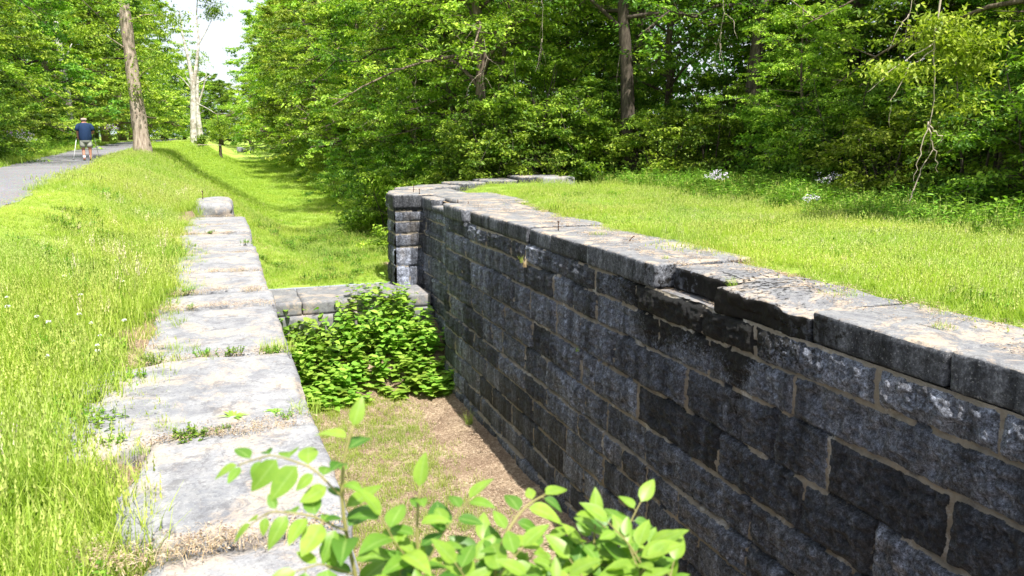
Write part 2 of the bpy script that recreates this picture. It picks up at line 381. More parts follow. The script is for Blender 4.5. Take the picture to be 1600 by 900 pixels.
# ------------------------------------------------------------------ masonry
def courses_at(z, tops):
    k = np.searchsorted(-np.asarray(tops), -z, side='left')-1
    return np.clip(k, 0, len(tops)-2)
def masonry(P2, s, zs, tops, joints, seed=0, amp=1., lichf=None, offf=None, rowamp=None):
    """heightfield wall along a plan polyline: P2(s)->(x,y,nx,ny)"""
    Sg, Zg = np.meshgrid(s, zs, indexing='ij')
    wz = Zg + (fbm(Sg*1.1, Zg*1.1, seed=seed+1)-.5)*.055 + (fbm(Sg*6, Zg*6, seed=seed+2)-.5)*.03
    ws = Sg + (fbm(Sg*2.1, Zg*3.1, seed=seed+3)-.5)*.06 + (fbm(Sg*8, Zg*8, seed=seed+4)-.5)*.03
    tops = np.asarray(tops)
    k = courses_at(wz, tops)
    dz = np.minimum(tops[k]-wz, wz-tops[k+1])
    ds = np.full(Sg.shape, 9.); bid = np.zeros(Sg.shape, int)
    for c in range(len(tops)-1):
        m = k == c; J = np.asarray(joints[c])
        q = np.searchsorted(J, ws[m]); q = np.clip(q, 1, len(J)-1)
        ds[m] = np.minimum(ws[m]-J[q-1], J[q]-ws[m]); bid[m] = c*97+q
    e = np.minimum(dz, ds) + (fbm(Sg*17, Zg*17, seed=seed+31, o=3)-.5)*.030
    r1 = _h(bid, bid*0+seed, bid*0, 5); r2 = _h(bid, bid*0+seed, bid*0, 6); r3 = _h(bid, bid*0+seed, bid*0, 7)
    A = amp if rowamp is None else np.asarray(rowamp)[k]
    jw = .003+.027*fbm(Sg*1.3, Zg*1.3, seed=seed+11)**1.3
    body = 1-np.exp(-np.clip(e-jw, 0, 1)/.028)
    n1 = fbm(Sg*5.5, Zg*7, seed=seed+7, o=5); rid = 1-np.abs(2*fbm(Sg*4.+Zg*1.5, Zg*5.5, seed=seed+8, o=5)-1)
    n2 = fbm(Sg*23, Zg*26, seed=seed+9, o=3)
    d = body*(.034+.045*(r1-.3)*A) + body*A*((n1-.5)*.075+(rid-.75)*.06+(n2-.5)*.06) + body*(r2-.5)*.03*A*np.clip(dz*3, 0, 1)
    mort = 1-sstep(jw-.003, jw+.012, e)
    d = d + mort*(n2-.5)*.018
    holes = (fbm(Sg*1.9, Zg*2.6, seed=seed+14) > .60)*mort
    d = d - .03*holes
    if offf is not None: d = d + offf(Sg, Zg)
    x, y, nx, ny = P2(Sg)
    V = np.stack([x+nx*d, y+ny*d, Zg], -1).reshape(-1, 3)
    lich = np.zeros(Sg.shape) if lichf is None else lichf(Sg, Zg)
    return V, grid_faces(len(s), len(zs)), {'mort': (mort*(1-.75*holes)).ravel(), 'blk': r3.ravel(), 'lich': lich.ravel()}
def rand_joints(y0, y1, lo, hi, rs): 
    J = [y0-.5]
    while J[-1] < y1+.5: J.append(J[-1]+rs.uniform(lo, hi))
    return J
rs = np.random.default_rng(11)
tops = [-.27, -.595, -1.0, -1.52, -2.02, -2.48, -2.83, -3.25, -3.66, -4.02, -4.6]
known = [[-3, -1.6, -.4, .9, 2.2, 3.57, 4.63, 6.15, 7.05, 8.5, 9.0], [-3, -1.5, .1, 1.6, 2.9, 5.57, 6.9, 7.95, 9.6], [-3, -1.8, -.4, 1.1, 2.5, 3.87, 5.10, 5.80, 7.30, 9.0, 10.1],
         [-3, -1.3, .6, 2.0, 3.2, 4.52, 5.36, 6.68, 8.38, 9.6, 10.07], [-3, -1.6, -.1, 1.7, 3.2, 4.7, 6.05, 8.17, 9.2]]
joints = []
for c in range(len(tops)-1):
    b0 = known[c] if c < len(known) else [-3.0+.37*c]
    J = list(b0)
    while J[-1] < 20.9: J.append(J[-1]+rs.uniform(.55, 1.45))
    joints.append(J)
# longitudinal stations get coarser with distance from the viewer
s = [-3.]
while s[-1] < 20.32:
    y = s[-1]; s.append(y+(.06 if y < 1.8 else .0125*max(1, y/4)**1.15))
s = np.array(s); s[-1] = 20.32
zs = np.arange(-.262, -4.45, -.0145)
def lichf(S_, Z_): 
    return np.exp(-((S_-7.2)/1.5)**2)*sstep(-1.3, -.3, Z_) + .55*np.exp(-((S_-6.4)/.2)**2)*sstep(-3.2, -1.2, Z_) + .35*sstep(-.9, -.3, Z_) + .5*np.exp(-((S_-8.0)/.4)**2)*sstep(-1.9, -.8, Z_)
def offf(S_, Z_):
    step = .035*sstep(-2.46, -2.50, Z_+.02*(fbm(S_*2, Z_*0, seed=2)-.5)) + .05*sstep(-4.0, -4.03, Z_) + .03*sstep(-3.64, -3.67, Z_)*(S_ > 11)
    return step - .17*(S_ > 17.45) - .05*(S_ > 17.45)*(Z_ > -.9)
rowamp = [1.05, .95, 1.1, 1.1, 1.0, 1.0, .55, .4, .35, .35, .35]
V, F, at = masonry(lambda q: (4.73+0*q, q, -1.+0*q, 0*q), s, zs, tops, joints, 50, 1., lichf, offf, rowamp)
# the plan direction: outward is -x; faces flipped so that the face looks into the chamber
rw = empty('lock_wall', (0,0,0))
tag(rw, 'long black-stained rock-faced stone wall of the lock chamber with worn grey coping', 'stone wall')
link('masonry', mesh_np('masonry', V, F[:, ::-1], [M['masonry']], True, at), rw)
# body of the wall behind the facing (closed box, its top is the ledge under the coping)
def boxmesh(name, boxes, mats):
    b = MB()
    for (x0,x1,y0,y1,z0,z1) in boxes:
        V = [(x0,y0,z0),(x1,y0,z0),(x1,y1,z0),(x0,y1,z0),(x0,y0,z1),(x1,y0,z1),(x1,y1,z1),(x0,y1,z1)]
        b.add(V, [(0,3,2,1),(4,5,6,7),(0,1,5,4),(1,2,6,5),(2,3,7,6),(3,0,4,7)])
    return b.mesh(name, mats, False)

def stone(x0, x1, y0, y1, z0, z1, r=.04, res=.05, amp=.02, seed=0, warp=None, topf=None, big=.03):
    """a worn block: rounded lattice box pushed about by noise; returns V,F,attrs"""
    nx = max(3, int((x1-x0)/res)); ny = max(3, int((y1-y0)/res)); nz = max(3, int((z1-z0)/res))
    ax, ay, az = np.linspace(x0, x1, nx), np.linspace(y0, y1, ny), np.linspace(z0, z1, nz)
    idx = {}; V = []; F = []
    def gid(i, j, k):
        t = (i, j, k)
        if t not in idx: idx[t] = len(V); V.append((ax[i], ay[j], az[k]))
        return idx[t]
    for k, fl in ((0, 1), (nz-1, 0)):
        for i in range(nx-1):
            for j in range(ny-1):
                q = [gid(i,j,k), gid(i+1,j,k), gid(i+1,j+1,k), gid(i,j+1,k)]; F.append(q[::-1] if fl else q)
    for j, fl in ((0, 0), (ny-1, 1)):
        for i in range(nx-1):
            for k in range(nz-1):
                q = [gid(i,j,k), gid(i+1,j,k), gid(i+1,j,k+1), gid(i,j,k+1)]; F.append(q[::-1] if fl else q)
    for i, fl in ((0, 1), (nx-1, 0)):
        for j in range(ny-1):
            for k in range(nz-1):
                q = [gid(i,j,k), gid(i,j+1,k), gid(i,j+1,k+1), gid(i,j,k+1)]; F.append(q[::-1] if fl else q)
    V = np.array(V); lo = np.array([x0+r, y0+r, z0+r]); hi = np.array([x1-r, y1-r, z1-r])
    q = np.clip(V, lo, hi); n = V-q; L = np.linalg.norm(n, axis=1)[:,None]+1e-9; n = n/L; V = q+n*r
    top = np.clip(n[:,2], 0, 1)
    N1 = fbm(V[:,0]*3.1+seed, V[:,1]*3.1, V[:,2]*3.1, 5, seed)-.5; N2 = fbm(V[:,0]*14+seed, V[:,1]*14, V[:,2]*14, 3, seed+5)-.5
    side = 1-top
    V = V + n*(N1*(amp*1.6)*(.35+.65*side)+N2*amp*.6*(.3+.7*side))[:,None]
    chip = np.clip(fbm(V[:,1]*2.7, V[:,0]*2.7, V[:,2]*5, 4, seed+9)-.58, 0, 1)*np.clip(1-np.abs(n).max(1), 0, .42)*big*14*(n[:,2] > -.15)
    V = V - n*chip[:,None]
    V[:,2] += (fbm(V[:,0]*1.1, V[:,1]*1.1, seed=seed+3)-.5)*amp*1.2*top
    if warp: V[:,0], V[:,1] = warp(V[:,0], V[:,1])
    if topf: V[:,2] += topf(V[:,0], V[:,1])*(V[:,2] > z0+.5*(z1-z0))
    return V, np.array(F), {'top': top, 'lich': np.exp(-((V[:,1]-6.7)/1.5)**2)}
def put_stone(name, parent, mat, *a, **k):
    V, F, at = stone(*a, **k)
    return link(name, mesh_np(name, V, F, [mat], True, at), parent)

def wob(seed, a=.03):
    return lambda x, y: (x + (fbm(y*1.3, x*.4, seed=seed)-.5)*a*np.where(x > 5.2, 7., 1.6), y + (fbm(x*1.9, y*.2, seed=seed+1)-.5)*.025)
ys = [-2.6, -1.0, .9, 2.45, 4.03, 5.42]
for i in range(5):
    put_stone('coping_stone', rw, M['cope'], 4.712+.012*(i%3), 5.85, ys[i]+.012, ys[i+1]-.012, -.262, .02+.012*(i%2), r=.03, res=.028 if i > 2 else .06, amp=.022, seed=60+i, warp=wob(i))
# broken front: low crumbled stone, then a stone set well back, both black with lichen
put_stone('coping_stone', rw, M['cope'], 4.725, 5.78, 5.44, 6.85, -.29, .0, r=.035, res=.02, amp=.05, seed=71, warp=wob(11, .06), big=.12,
          topf=lambda x, y: -.055*sstep(5.12, 4.8, x)*fbm(x*4, y*4, seed=77)*1.3+.03*sstep(5.0, 5.3, x))
put_stone('coping_stone', rw, M['cope'], 4.93, 5.8, 6.87, 8.02, -.262, .01, r=.035, res=.024, amp=.045, seed=72, warp=wob(12, .06), big=.05)
ys = [8.04, 9.94, 11.27, 12.23, 13.5, 14.64, 15.62]
for i in range(6):
    put_stone('coping_stone', rw, M['cope'], 4.70+.022*((i*7)%3), 6.1, ys[i]+.016, ys[i+1]-.018, -.262, .03-.018*(i%3), r=.025, res=.032+.004*i, amp=.024, seed=80+i, warp=wob(20+i), big=.05)
put_stone('coping_stone', rw, M['cope'], 4.68, 6.3, 15.9, 17.45, -.3, -.0, r=.03, res=.05, amp=.03, seed=90, warp=lambda x, y: (x, y+(4.9-np.clip(x, 4.6, 5.6))*.15*(y < 16.4)), big=.05)
put_stone('coping_stone', rw, M['cope'], 4.96, 6.4, 15.55, 15.97, -.3, -.03, r=.04, res=.05, amp=.04, seed=91)
put_stone('coping_stone', rw, M['cope'], 5.2, 6.9, 17.4, 20.6, -.3, .0, r=.03, res=.08, amp=.02, seed=92)
put_stone('coping_stone', rw, M['cope'], 4.86, 5.24, 17.55, 19.15, -.34, -.19, r=.02, res=.06, amp=.02, seed=93)
put_stone('coping_stone', rw, M['cope'], 4.86, 5.28, 19.2, 20.3, -.34, -.04, r=.02, res=.06, amp=.02, seed=94)
link('core', boxmesh('core', [(4.79, 6.6, -3, 17.45, -4.6, -.285), (4.98, 6.6, 17.46, 20.6, -4.6, -.30)], [M['sill']]), rw)
# litter lying on the ledge is added with the litter below

# pier and curved wing wall
wg = empty('wing_wall', (0,0,0))
tag(wg, 'sunlit grey stone pier and low curved wing wall at the far end of the lock', 'stone wall')
ptops = [-.02, -.42, -.69, -1.02, -1.36, -1.85, -2.41, -3.0, -3.6, -4.6]
def seg(p, q, n):
    L = math.hypot(q[0]-p[0], q[1]-p[1])
    return (lambda t: (p[0]+(q[0]-p[0])*t/L, p[1]+(q[1]-p[1])*t/L, n[0]+0*t, n[1]+0*t)), L
fn, L = seg((4.17, 20.32), (4.95, 20.32), (0, -1))
zz = np.arange(-.03, -4.5, -.03)
V, F, at = masonry(fn, np.linspace(0, L, 40), zz, ptops, [[-1, 3]]*5+[[-1, .35, 3]]+[[-1, 3]]*3, 61, .45)
link('pier_face', mesh_np('pier_face', V, F[:, ::-1], [M['pier']], True, at), wg)  # front painted as sunlit with the lighter copy, side keeps the dark stone
fn, L = seg((4.17, 20.32), (4.17, 21.22), (-1, 0))
V, F, at = masonry(fn, np.linspace(0, L, 40), zz, ptops, [[-1, .5, 3], [-1, 3]]*4+[[-1, 3]], 62, .7)
link('pier_side', mesh_np('pier_side', V, F[:, ::-1], [M['masonry']], True, at), wg)
cl = np.concatenate([[0], np.cumsum(np.hypot(*np.diff(WING, axis=0).T))])
def wingf(t):
    x = np.interp(t, cl, WING[:,0]); y = np.interp(t, cl, WING[:,1])
    x2 = np.interp(t+.1, cl, WING[:,0]); y2 = np.interp(t+.1, cl, WING[:,1]); x1 = np.interp(t-.1, cl, WING[:,0]); y1 = np.interp(t-.1, cl, WING[:,1])
    dx, dy = x2-x1, y2-y1; l = np.hypot(dx, dy)+1e-9
    return x, y, -dy/l, dx/l
V, F, at = masonry(wingf, np.linspace(0, cl[-1], 200), np.arange(-.03, -2.6, -.04), ptops, [rand_joints(0, 9, .7, 1.4, rs) for _ in ptops], 63, .7)
link('masonry', mesh_np('masonry', V, F[:, ::-1], [M['masonry']], True, at), wg)
# curved band of top stones
J = [0, 1.0, 2.1, 3.1, 4.2, 5.4, cl[-1]-.02]
def band(t0, t1, d0, d1, z0, z1, seed):
    V, F, at = stone(0, t1-t0, 0, d1-d0, z0, z1, r=.04, res=.07, amp=.03, seed=seed)
    x, y, nx, ny = wingf(t0+V[:,0]); d = d0+V[:,1]
    P = np.stack([x-nx*d, y-ny*d, V[:,2]], -1)
    return link('coping_stone', mesh_np('coping_stone', P, F[:, ::-1], [M['cope']], True, {'top': at['top'], 'lich': at['lich']*0}), wg)
for i in range(6): band(J[i]+.01, J[i+1]-.01, -.03, 1.0, -.30, .03+.015*(i%2)+(0, .02, .05, .10, .16, .24)[i], 100+i)
put_stone('coping_stone', wg, M['cope'], 4.12, 5.3, 20.26, 21.25, -.36, .02, r=.04, res=.06, amp=.02, seed=120)
put_stone('coping_stone', wg, M['cope'], 5.28, 6.2, 20.6, 22.3, -.36, .01, r=.04, res=.08, amp=.02, seed=121)
put_stone('coping_stone', wg, M['slab'], 9.1, 10.15, 22.3, 22.98, -.75, .27, r=.04, res=.06, amp=.03, seed=122)
link('core', boxmesh('core', [(4.28, 4.98, 20.42, 21.3, -4.5, -.33)], [M['litter']]), wg)

# left wall: slabs on top, facing below
lw = empty('lock_wall', (0,0,0))
tag(lw, 'stone lock wall beside the meadow topped by a row of big pale worn slabs', 'stone wall')
jy = [16.0, 14.46, 13.27, 11.81, 10.86, 9.4, 8.2, 7.47, 5.69, 4.16, 2.98, 1.6, .1, -1.6, -3.2]
lx = [-.55, -.66, -.68, -.55, -.66, -.66, -.72, -.68, -.92, -.50, -.42, -.7, -.8, -.7]
for i in range(len(jy)-1):
    y1, y0 = jy[i], jy[i+1]
    def wp(x, y, i=i, y0=y0, y1=y1):
        t = np.clip((x+.2)/-.6, 0, 1)
        c = (y-(y0+y1)/2)/(y1-y0)*2
        x2 = x + t*((fbm(y*2.2+i*9, y*0+i, seed=130+i)-.5)*.42 + np.abs(c)**3*.16) + .025*(fbm(y*3, x*0, seed=140+i)-.5)
        return x2, y + (fbm(x*2.2+i*5, x*0, seed=150+i)-.5)*.16 + (.16 if i in (8, 9) else .04)*t*(1 if i % 2 else -1)
    put_stone('coping_stone', lw, M['slab'], lx[i], .40+.012*math.sin(i*2.3), y0+.015, y1-.015, -.26, .0+.02*math.sin(i*1.7), r=.045,
              res=.035 if 2 < y0 < 9 else .07, amp=.022, seed=160+i, warp=wp, big=.05, topf=lambda x, y, i=i: (x+.1)*.02*math.sin(i*2.1))
ltops = [-.27, -.62, -1.0, -1.5, -1.98, -2.45, -2.9, -3.4, -3.9, -4.6]
V, F, at = masonry(lambda q: (.36+0*q, q, 1.+0*q, 0*q), np.arange(-3, 16.0, .07), np.arange(-.27, -4.5, -.04), ltops, [rand_joints(-3, 17, .7, 1.5, rs) for _ in ltops], 64, .9)
link('masonry', mesh_np('masonry', V, F, [M['pier']], True, at), lw)
fn, L = seg((.08, 16.0), (.08, 21.0), (1, 0))
V, F, at = masonry(fn, np.linspace(0, L, 100), np.arange(-.4, -4.5, -.05), ltops, [rand_joints(0, 6, .7, 1.5, rs) for _ in ltops], 65, .7)
link('masonry', mesh_np('masonry', V, F, [M['pier']], True, at), lw)
link('core', boxmesh('core', [(-.75, .30, -3, 16.0, -4.6, -.265), (-.6, .06, 16.0, 21.0, -4.6, -.42)], [M['litter']]), lw)
put_stone('coping_stone', lw, M['slab'], -.62, .22, 18.9, 20.6, -.5, .04, r=.10, res=.04, amp=.10, seed=190, big=.16)

# sill across the canal
sl = empty('cross_wall', (0,0,0)); tag(sl, 'low grey stone sill crossing the canal behind the leafy plants', 'stone sill')
for i, (a, b) in enumerate([(.12, 1.62), (1.63, 3.3), (3.31, 4.75)]):
    put_stone('sill_stone', sl, M['sill'], a, b, 18.95+.03*i, 20.9, -2.68, -2.36-.01*(i%2), r=.03, res=.05, amp=.03, seed=200+i, big=.06)
for i, (a, b) in enumerate([(.15, 2.5), (2.51, 4.8)]):
    put_stone('sill_stone', sl, M['sill'], a, b, 18.86+.04*i, 20.2, -3.2, -2.685, r=.03, res=.07, amp=.03, seed=210+i, big=.06)
link('footing', boxmesh('footing', [(.15, 4.8, 18.98, 20.85, -4.5, -3.18)], [M['sill']]), sl)

# ------------------------------------------------------------------ scattering of uncountable stuff
SRC = {}
def source(key, meshes):
    c = bpy.data.collections.new(key)
    for i, me in enumerate(meshes):
        o = bpy.data.objects.new('%s_%02d' % (key, i), me); c.objects.link(o)
    SRC[key] = c; return c
def scatter(name, key, P, rot, scl, idx=None):
    P = np.asarray(P, np.float32); n = len(P)
    me = bpy.data.meshes.new(name); me.vertices.add(n); me.vertices.foreach_set('co', P.ravel())
    a = me.attributes.new('rot', 'FLOAT_VECTOR', 'POINT'); a.data.foreach_set('vector', np.asarray(rot, np.float32).ravel())
    a = me.attributes.new('scl', 'FLOAT_VECTOR', 'POINT'); a.data.foreach_set('vector', np.asarray(scl, np.float32).ravel())
    if idx is None: idx = rng.integers(0, len(SRC[key].objects), n)
    a = me.attributes.new('idx', 'INT', 'POINT'); a.data.foreach_set('value', np.asarray(idx, np.int32))
    o = link(name, me); tag(o, kind='stuff')
    g = bpy.data.node_groups.new(name, 'GeometryNodeTree')
    g.interface.new_socket('Geometry', in_out='INPUT', socket_type='NodeSocketGeometry'); g.interface.new_socket('Geometry', in_out='OUTPUT', socket_type='NodeSocketGeometry')
    N = g.nodes; i = N.new('NodeGroupInput'); out = N.new('NodeGroupOutput'); ip = N.new('GeometryNodeInstanceOnPoints')
    ci = N.new('GeometryNodeCollectionInfo'); ci.inputs['Collection'].default_value = SRC[key]; ci.inputs['Separate Children'].default_value = True; ci.inputs['Reset Children'].default_value = True
    def na(nm, t):
        x = N.new('GeometryNodeInputNamedAttribute'); x.data_type = t; x.inputs['Name'].default_value = nm; return x.outputs[0]
    L = g.links; m2p = N.new('GeometryNodeMeshToPoints')
    L.new(i.outputs[0], m2p.inputs[0]); L.new(m2p.outputs[0], ip.inputs['Points']); L.new(ci.outputs[0], ip.inputs['Instance']); ip.inputs['Pick Instance'].default_value = True
    L.new(na('idx', 'INT'), ip.inputs['Instance Index'])
    er = N.new('FunctionNodeEulerToRotation'); L.new(na('rot', 'FLOAT_VECTOR'), er.inputs[0]); L.new(er.outputs[0], ip.inputs['Rotation'])
    L.new(na('scl', 'FLOAT_VECTOR'), ip.inputs['Scale']); L.new(ip.outputs[0], out.inputs[0])
    m = o.modifiers.new('scatter', 'NODES'); m.node_group = g
    return o
def tuft(nb, h, spread, width, lean, seed, heads=0):
    r = np.random.default_rng(seed); b = MB()
    for i in range(nb):
        a = r.uniform(0, 2*np.pi); rad = spread*math.sqrt(r.uniform()); hh = h*r.uniform(.45, 1.1); l = lean*r.uniform(.2, 1.3)*hh
        base = np.array([math.cos(a)*rad, math.sin(a)*rad, -.01]); d = r.uniform(0, 2*np.pi); D = np.array([math.cos(d), math.sin(d), 0]); Wd = np.array([-D[1], D[0], 0])
        w = width*r.uniform(.6, 1.2); V = []; t = []
        for k, u in enumerate((0, .35, .7, 1)):
            c = base + D*l*u**2 + np.array([0, 0, hh*(u-.25*(l/hh)*u*u)]); ww = w*(1-u**1.6)*.5
            if k < 3: V += [c-Wd*ww, c+Wd*ww]; t += [u, u]
            else: V += [c]; t += [1]
        b.add(V, [(0,1,3,2),(2,3,5,4)], [(4,5,6)], r.uniform(0, 1), np.array(t))
    for i in range(heads):
        a = r.uniform(0, 2*np.pi); rad = spread*r.uniform(); x, y = math.cos(a)*rad, math.sin(a)*rad; hh = h*r.uniform(1.05, 1.5); lx, ly = r.normal(0, .12*h, 2)
        V = [(x-.0007, y, 0), (x+.0007, y, 0), (x+lx*.6, y+ly*.6, hh*.7), (x+lx, y+ly, hh)]
        b.add(V, None, [(0,1,2)], .9, np.array([.3,.3,.8,1.]))
        for q in range(5):
            u = .7+.3*q/5; c = np.array([x+lx*u, y+ly*u, hh*u]); s = .008*(1.4-q*.15); dv = r.normal(0, 1, 3); dv /= np.linalg.norm(dv)
            e = np.cross(dv, [0,0,1.]); e /= np.linalg.norm(e)+1e-6
            b.add([c-e*s*.4, c+dv*s, c+e*s*.4, c+np.array([0,0,s*2.2])], [(0,1,2,3)], None, .95, np.ones(4))
    return b
def leafcards(b, C, D, N, length, width, r, fold=.0):
    """many rhombic leaves at once"""
    n = len(C); D = D/np.linalg.norm(D, axis=1)[:,None]; N = N-(N*D).sum(1)[:,None]*D; N /= np.linalg.norm(N, axis=1)[:,None]+1e-9
    Wv = np.cross(D, N); l = length[:,None]; w = width[:,None]
    V = np.stack([C, C+D*l*.42+Wv*w*.5+N*l*fold, C+D*l, C+D*l*.42-Wv*w*.5+N*l*fold], 1).reshape(-1, 3)
    b.add(V, np.arange(n*4).reshape(-1, 4), None, np.repeat(r, 4))
def pointed_leaf(b, c, d, nrm, L, W, r, bend=.15, heart=0., fold=.12, seg=5):
    d = np.array(d, float); d /= np.linalg.norm(d); nrm = np.array(nrm, float); nrm -= nrm.dot(d)*d; nrm /= np.linalg.norm(nrm)+1e-9; w = np.cross(d, nrm)
    V = []; c = np.array(c, float)
    for k in range(seg+1):
        u = k/seg; ww = W*.5*(math.sin(math.pi*min(1, u**(.72 if not heart else .55)))**.85 if 0 < u < 1 else 0)
        if heart and k == 0: ww = W*.22
        ctr = c+d*L*(u-(heart*.10 if k == 0 else 0))-nrm*L*bend*u*u
        V += [ctr-w*ww+nrm*ww*fold*2, ctr, ctr+w*ww+nrm*ww*fold*2]
    Q = []
    for k in range(seg):
        a = k*3; Q += [(a, a+1, a+4, a+3), (a+1, a+2, a+5, a+4)]
    b.add(V, Q, None, r, np.array([0., 1., 0.]*(seg+1)))

source('meadow_tufts', [tuft(24, .24, .10, .0065, .55, 100+i, 3).mesh('tuft', [M['grass']]) for i in range(6)] )
source('tall_tufts', [tuft(22, .38, .10, .008, .5, 120+i, 5).mesh('tuft', [M['grass']]) for i in range(5)])
source('lawn_tufts', [tuft(26, .12, .10, .0055, .6, 140+i, 2).mesh('tuft', [M['grassR']]) for i in range(6)])
source('far_tufts', [tuft(34, .15, .26, .014, .6, 160+i, 0).mesh('tuft', [M['grassR']]) for i in range(5)])
source('dry_tufts', [tuft(12, .07, .10, .004, 1.2, 180+i, 0).mesh('tuft', [M['dry']]) for i in range(4)])
source('seed_heads', [tuft(1, .3, .02, .002, .2, 190+i, 9).mesh('tuft', [M['seed']]) for i in range(4)])
def weed(seed, h, n, ll, lw, mat, spread=.12, heart=0., stems=5):
    r = np.random.default_rng(seed); b = MB()
    for s_ in range(stems):
        a = r.uniform(0, 6.28); R0 = spread*r.uniform(); p0 = np.array([math.cos(a)*R0, math.sin(a)*R0, 0]); tip = p0+np.array([math.cos(a)*h*.3*r.uniform(.2, 1.4), math.sin(a)*h*.3*r.uniform(.2, 1.4), h*r.uniform(.6, 1.05)])
        P = np.array([p0, (p0+tip)/2+r.normal(0, .02*h, 3), tip]); b.tube(P, [.004, .003, .0015], 4, .3, False)
        for k in range(n):
            u = .12+.88*(k+r.uniform(0, .8))/n; c = p0+(tip-p0)*u; az = k*2.4+r.uniform(-.5, .5); d = [math.cos(az), math.sin(az), r.uniform(-.1, .5)]
            pointed_leaf(b, c, d, [r.normal(0, .25), r.normal(0, .25), 1], ll*r.uniform(.6, 1.15)*(1.15-.5*u), lw*r.uniform(.7, 1.1)*(1.1-.45*u), r.uniform(), .25, heart, .1, 4)
    return b
source('weeds', [weed(300+i, .32, 8, .10, .035, None, .14).mesh('weed', [M['weed']]) for i in range(5)])
source('clover', [weed(320+i, .07, 5, .028, .022, None, .10, stems=14).mesh('clover', [M['weed']]) for i in range(4)])
# scraps of dry leaf and straw
def scraps(seed, n=60, rad=.16):
    r = np.random.default_rng(seed); b = MB()
    for i in range(n):
        c = np.array([r.uniform(-rad, rad), r.uniform(-rad, rad), r.uniform(.0, .012)]); a = r.uniform(0, 6.28); d = np.array([math.cos(a), math.sin(a), r.normal(0, .15)])
        straw = r.uniform() < .5; L = r.uniform(.03, .10) if straw else r.uniform(.015, .04); W = .003 if straw else L*r.uniform(.3, .6)
        leafcards(b, c[None], d[None], np.array([[r.normal(0, .3), r.normal(0, .3), 1]]), np.array([L]), np.array([W]), np.array([r.uniform(.3, 1) if straw else r.uniform(0, .8)]))
    return b
source('scraps', [scraps(400+i).mesh('scraps', [M['litter']]) for i in range(5)])

def pts(x0, x1, y0, y1, dens):
    n = int((x1-x0)*(y1-y0)*dens); return rng.uniform(x0, x1, n), rng.uniform(y0, y1, n)
def inview(x, y, pad=1.5):
    # plan wedge the camera (and a step to the side) can see
    a = np.degrees(np.arctan2(x, y+1.5+pad*.5)); return (a > -34) & (a < 66) & (y > .8)
def place(name, key, x, y, keep, smin, smax, hvar=.42, dz=0, tilt=.12, zf=None):
    x, y = x[keep], y[keep]; n = len(x); z = (zf or hgt)(x, y)+dz
    s = rng.uniform(smin, smax, n); hs = s*(1+hvar*(2*fbm(x*.8, y*.8, seed=77)-1)*1.6)
    if name == 'grass' and key in ('meadow_tufts', 'tall_tufts', 'seed_heads'):
        q_ = .30+.70*sstep(.2, 1.9, x-path_right(y)); hs = hs*q_*(.75+.25*sstep(14, 6, y)); s = s*(.55+.45*q_)
    rot = np.stack([rng.normal(0, tilt, n), rng.normal(0, tilt, n), rng.uniform(0, 6.28, n)], -1)
    return scatter(name, key, np.stack([x, y, z], -1), rot, np.stack([s, s, hs], -1))
U = lambda n: rng.uniform(size=n)
# left meadow
x, y = pts(-7, -.35, 1.2, 24, 190); g = greenness(x, y)*(np.interp(y, [1, 8, 24], [1, .8, .5]))
place('grass', 'meadow_tufts', x, y, (U(len(x)) < g) & inview(x, y), .7, 1.25)
x, y = pts(-6, -1.5, 1.5, 20, 26); g = greenness(x, y)*(fbm(x*.9, y*.9, seed=60) > .46)*(x < -1.3-.0*y)
place('grass', 'tall_tufts', x, y, (U(len(x)) < g) & inview(x, y), .7, 1.1)
x, y = pts(-5, -.5, 1.5, 22, 3); g = greenness(x, y)
place('grass', 'seed_heads', x, y, (U(len(x)) < g) & inview(x, y), .7, 1.2)
x, y = pts(-1.6, -.4, 2, 12, 60); g = ((greenness(x, y) > .25) & (greenness(x, y) < .98))
place('grass', 'clover', x, y, g & (fbm(x*1.5, y*1.5, seed=61) > .48), .8, 1.5)
x, y = pts(-4, -.7, 1.8, 16, 26); place('grass', 'clover', x, y, (fbm(x*.8, y*.8, seed=81) > .56) & inview(x, y) & (greenness(x, y) > .95) & (x > path_right(y)+.6), 1.1, 2.0)
x, y = pts(-4, -.9, 1.8, 14, 9); place('grass', 'weeds', x, y, (fbm(x*.9, y*.9, seed=82) > .55) & inview(x, y) & (greenness(x, y) > .95) & (x > path_right(y)+.6), .3, .55)
x, y = pts(5.8, 11.2, 3, 19, 12); place('grass', 'clover', x, y, (fbm(x*.8, y*.8, seed=83) > .54) & (greenness(x, y) > .95), 1.0, 1.8)
x, y = pts(.8, 7, 21.5, 34, 10); place('grass', 'clover', x, y, (fbm(x*.8, y*.8, seed=84) > .5) & ~((x > 4) & (y < 25)), 1.8, 3.)
x, y = pts(-4, 7, 21.2, 45, 18); place('grass', 'dry_tufts', x, y, (fbm(x*.6, y*.6, seed=85) > .56) & ~((x > 3.9) & (y < 25)) & (greenness(x, y) > .9), 1.3, 2.6)
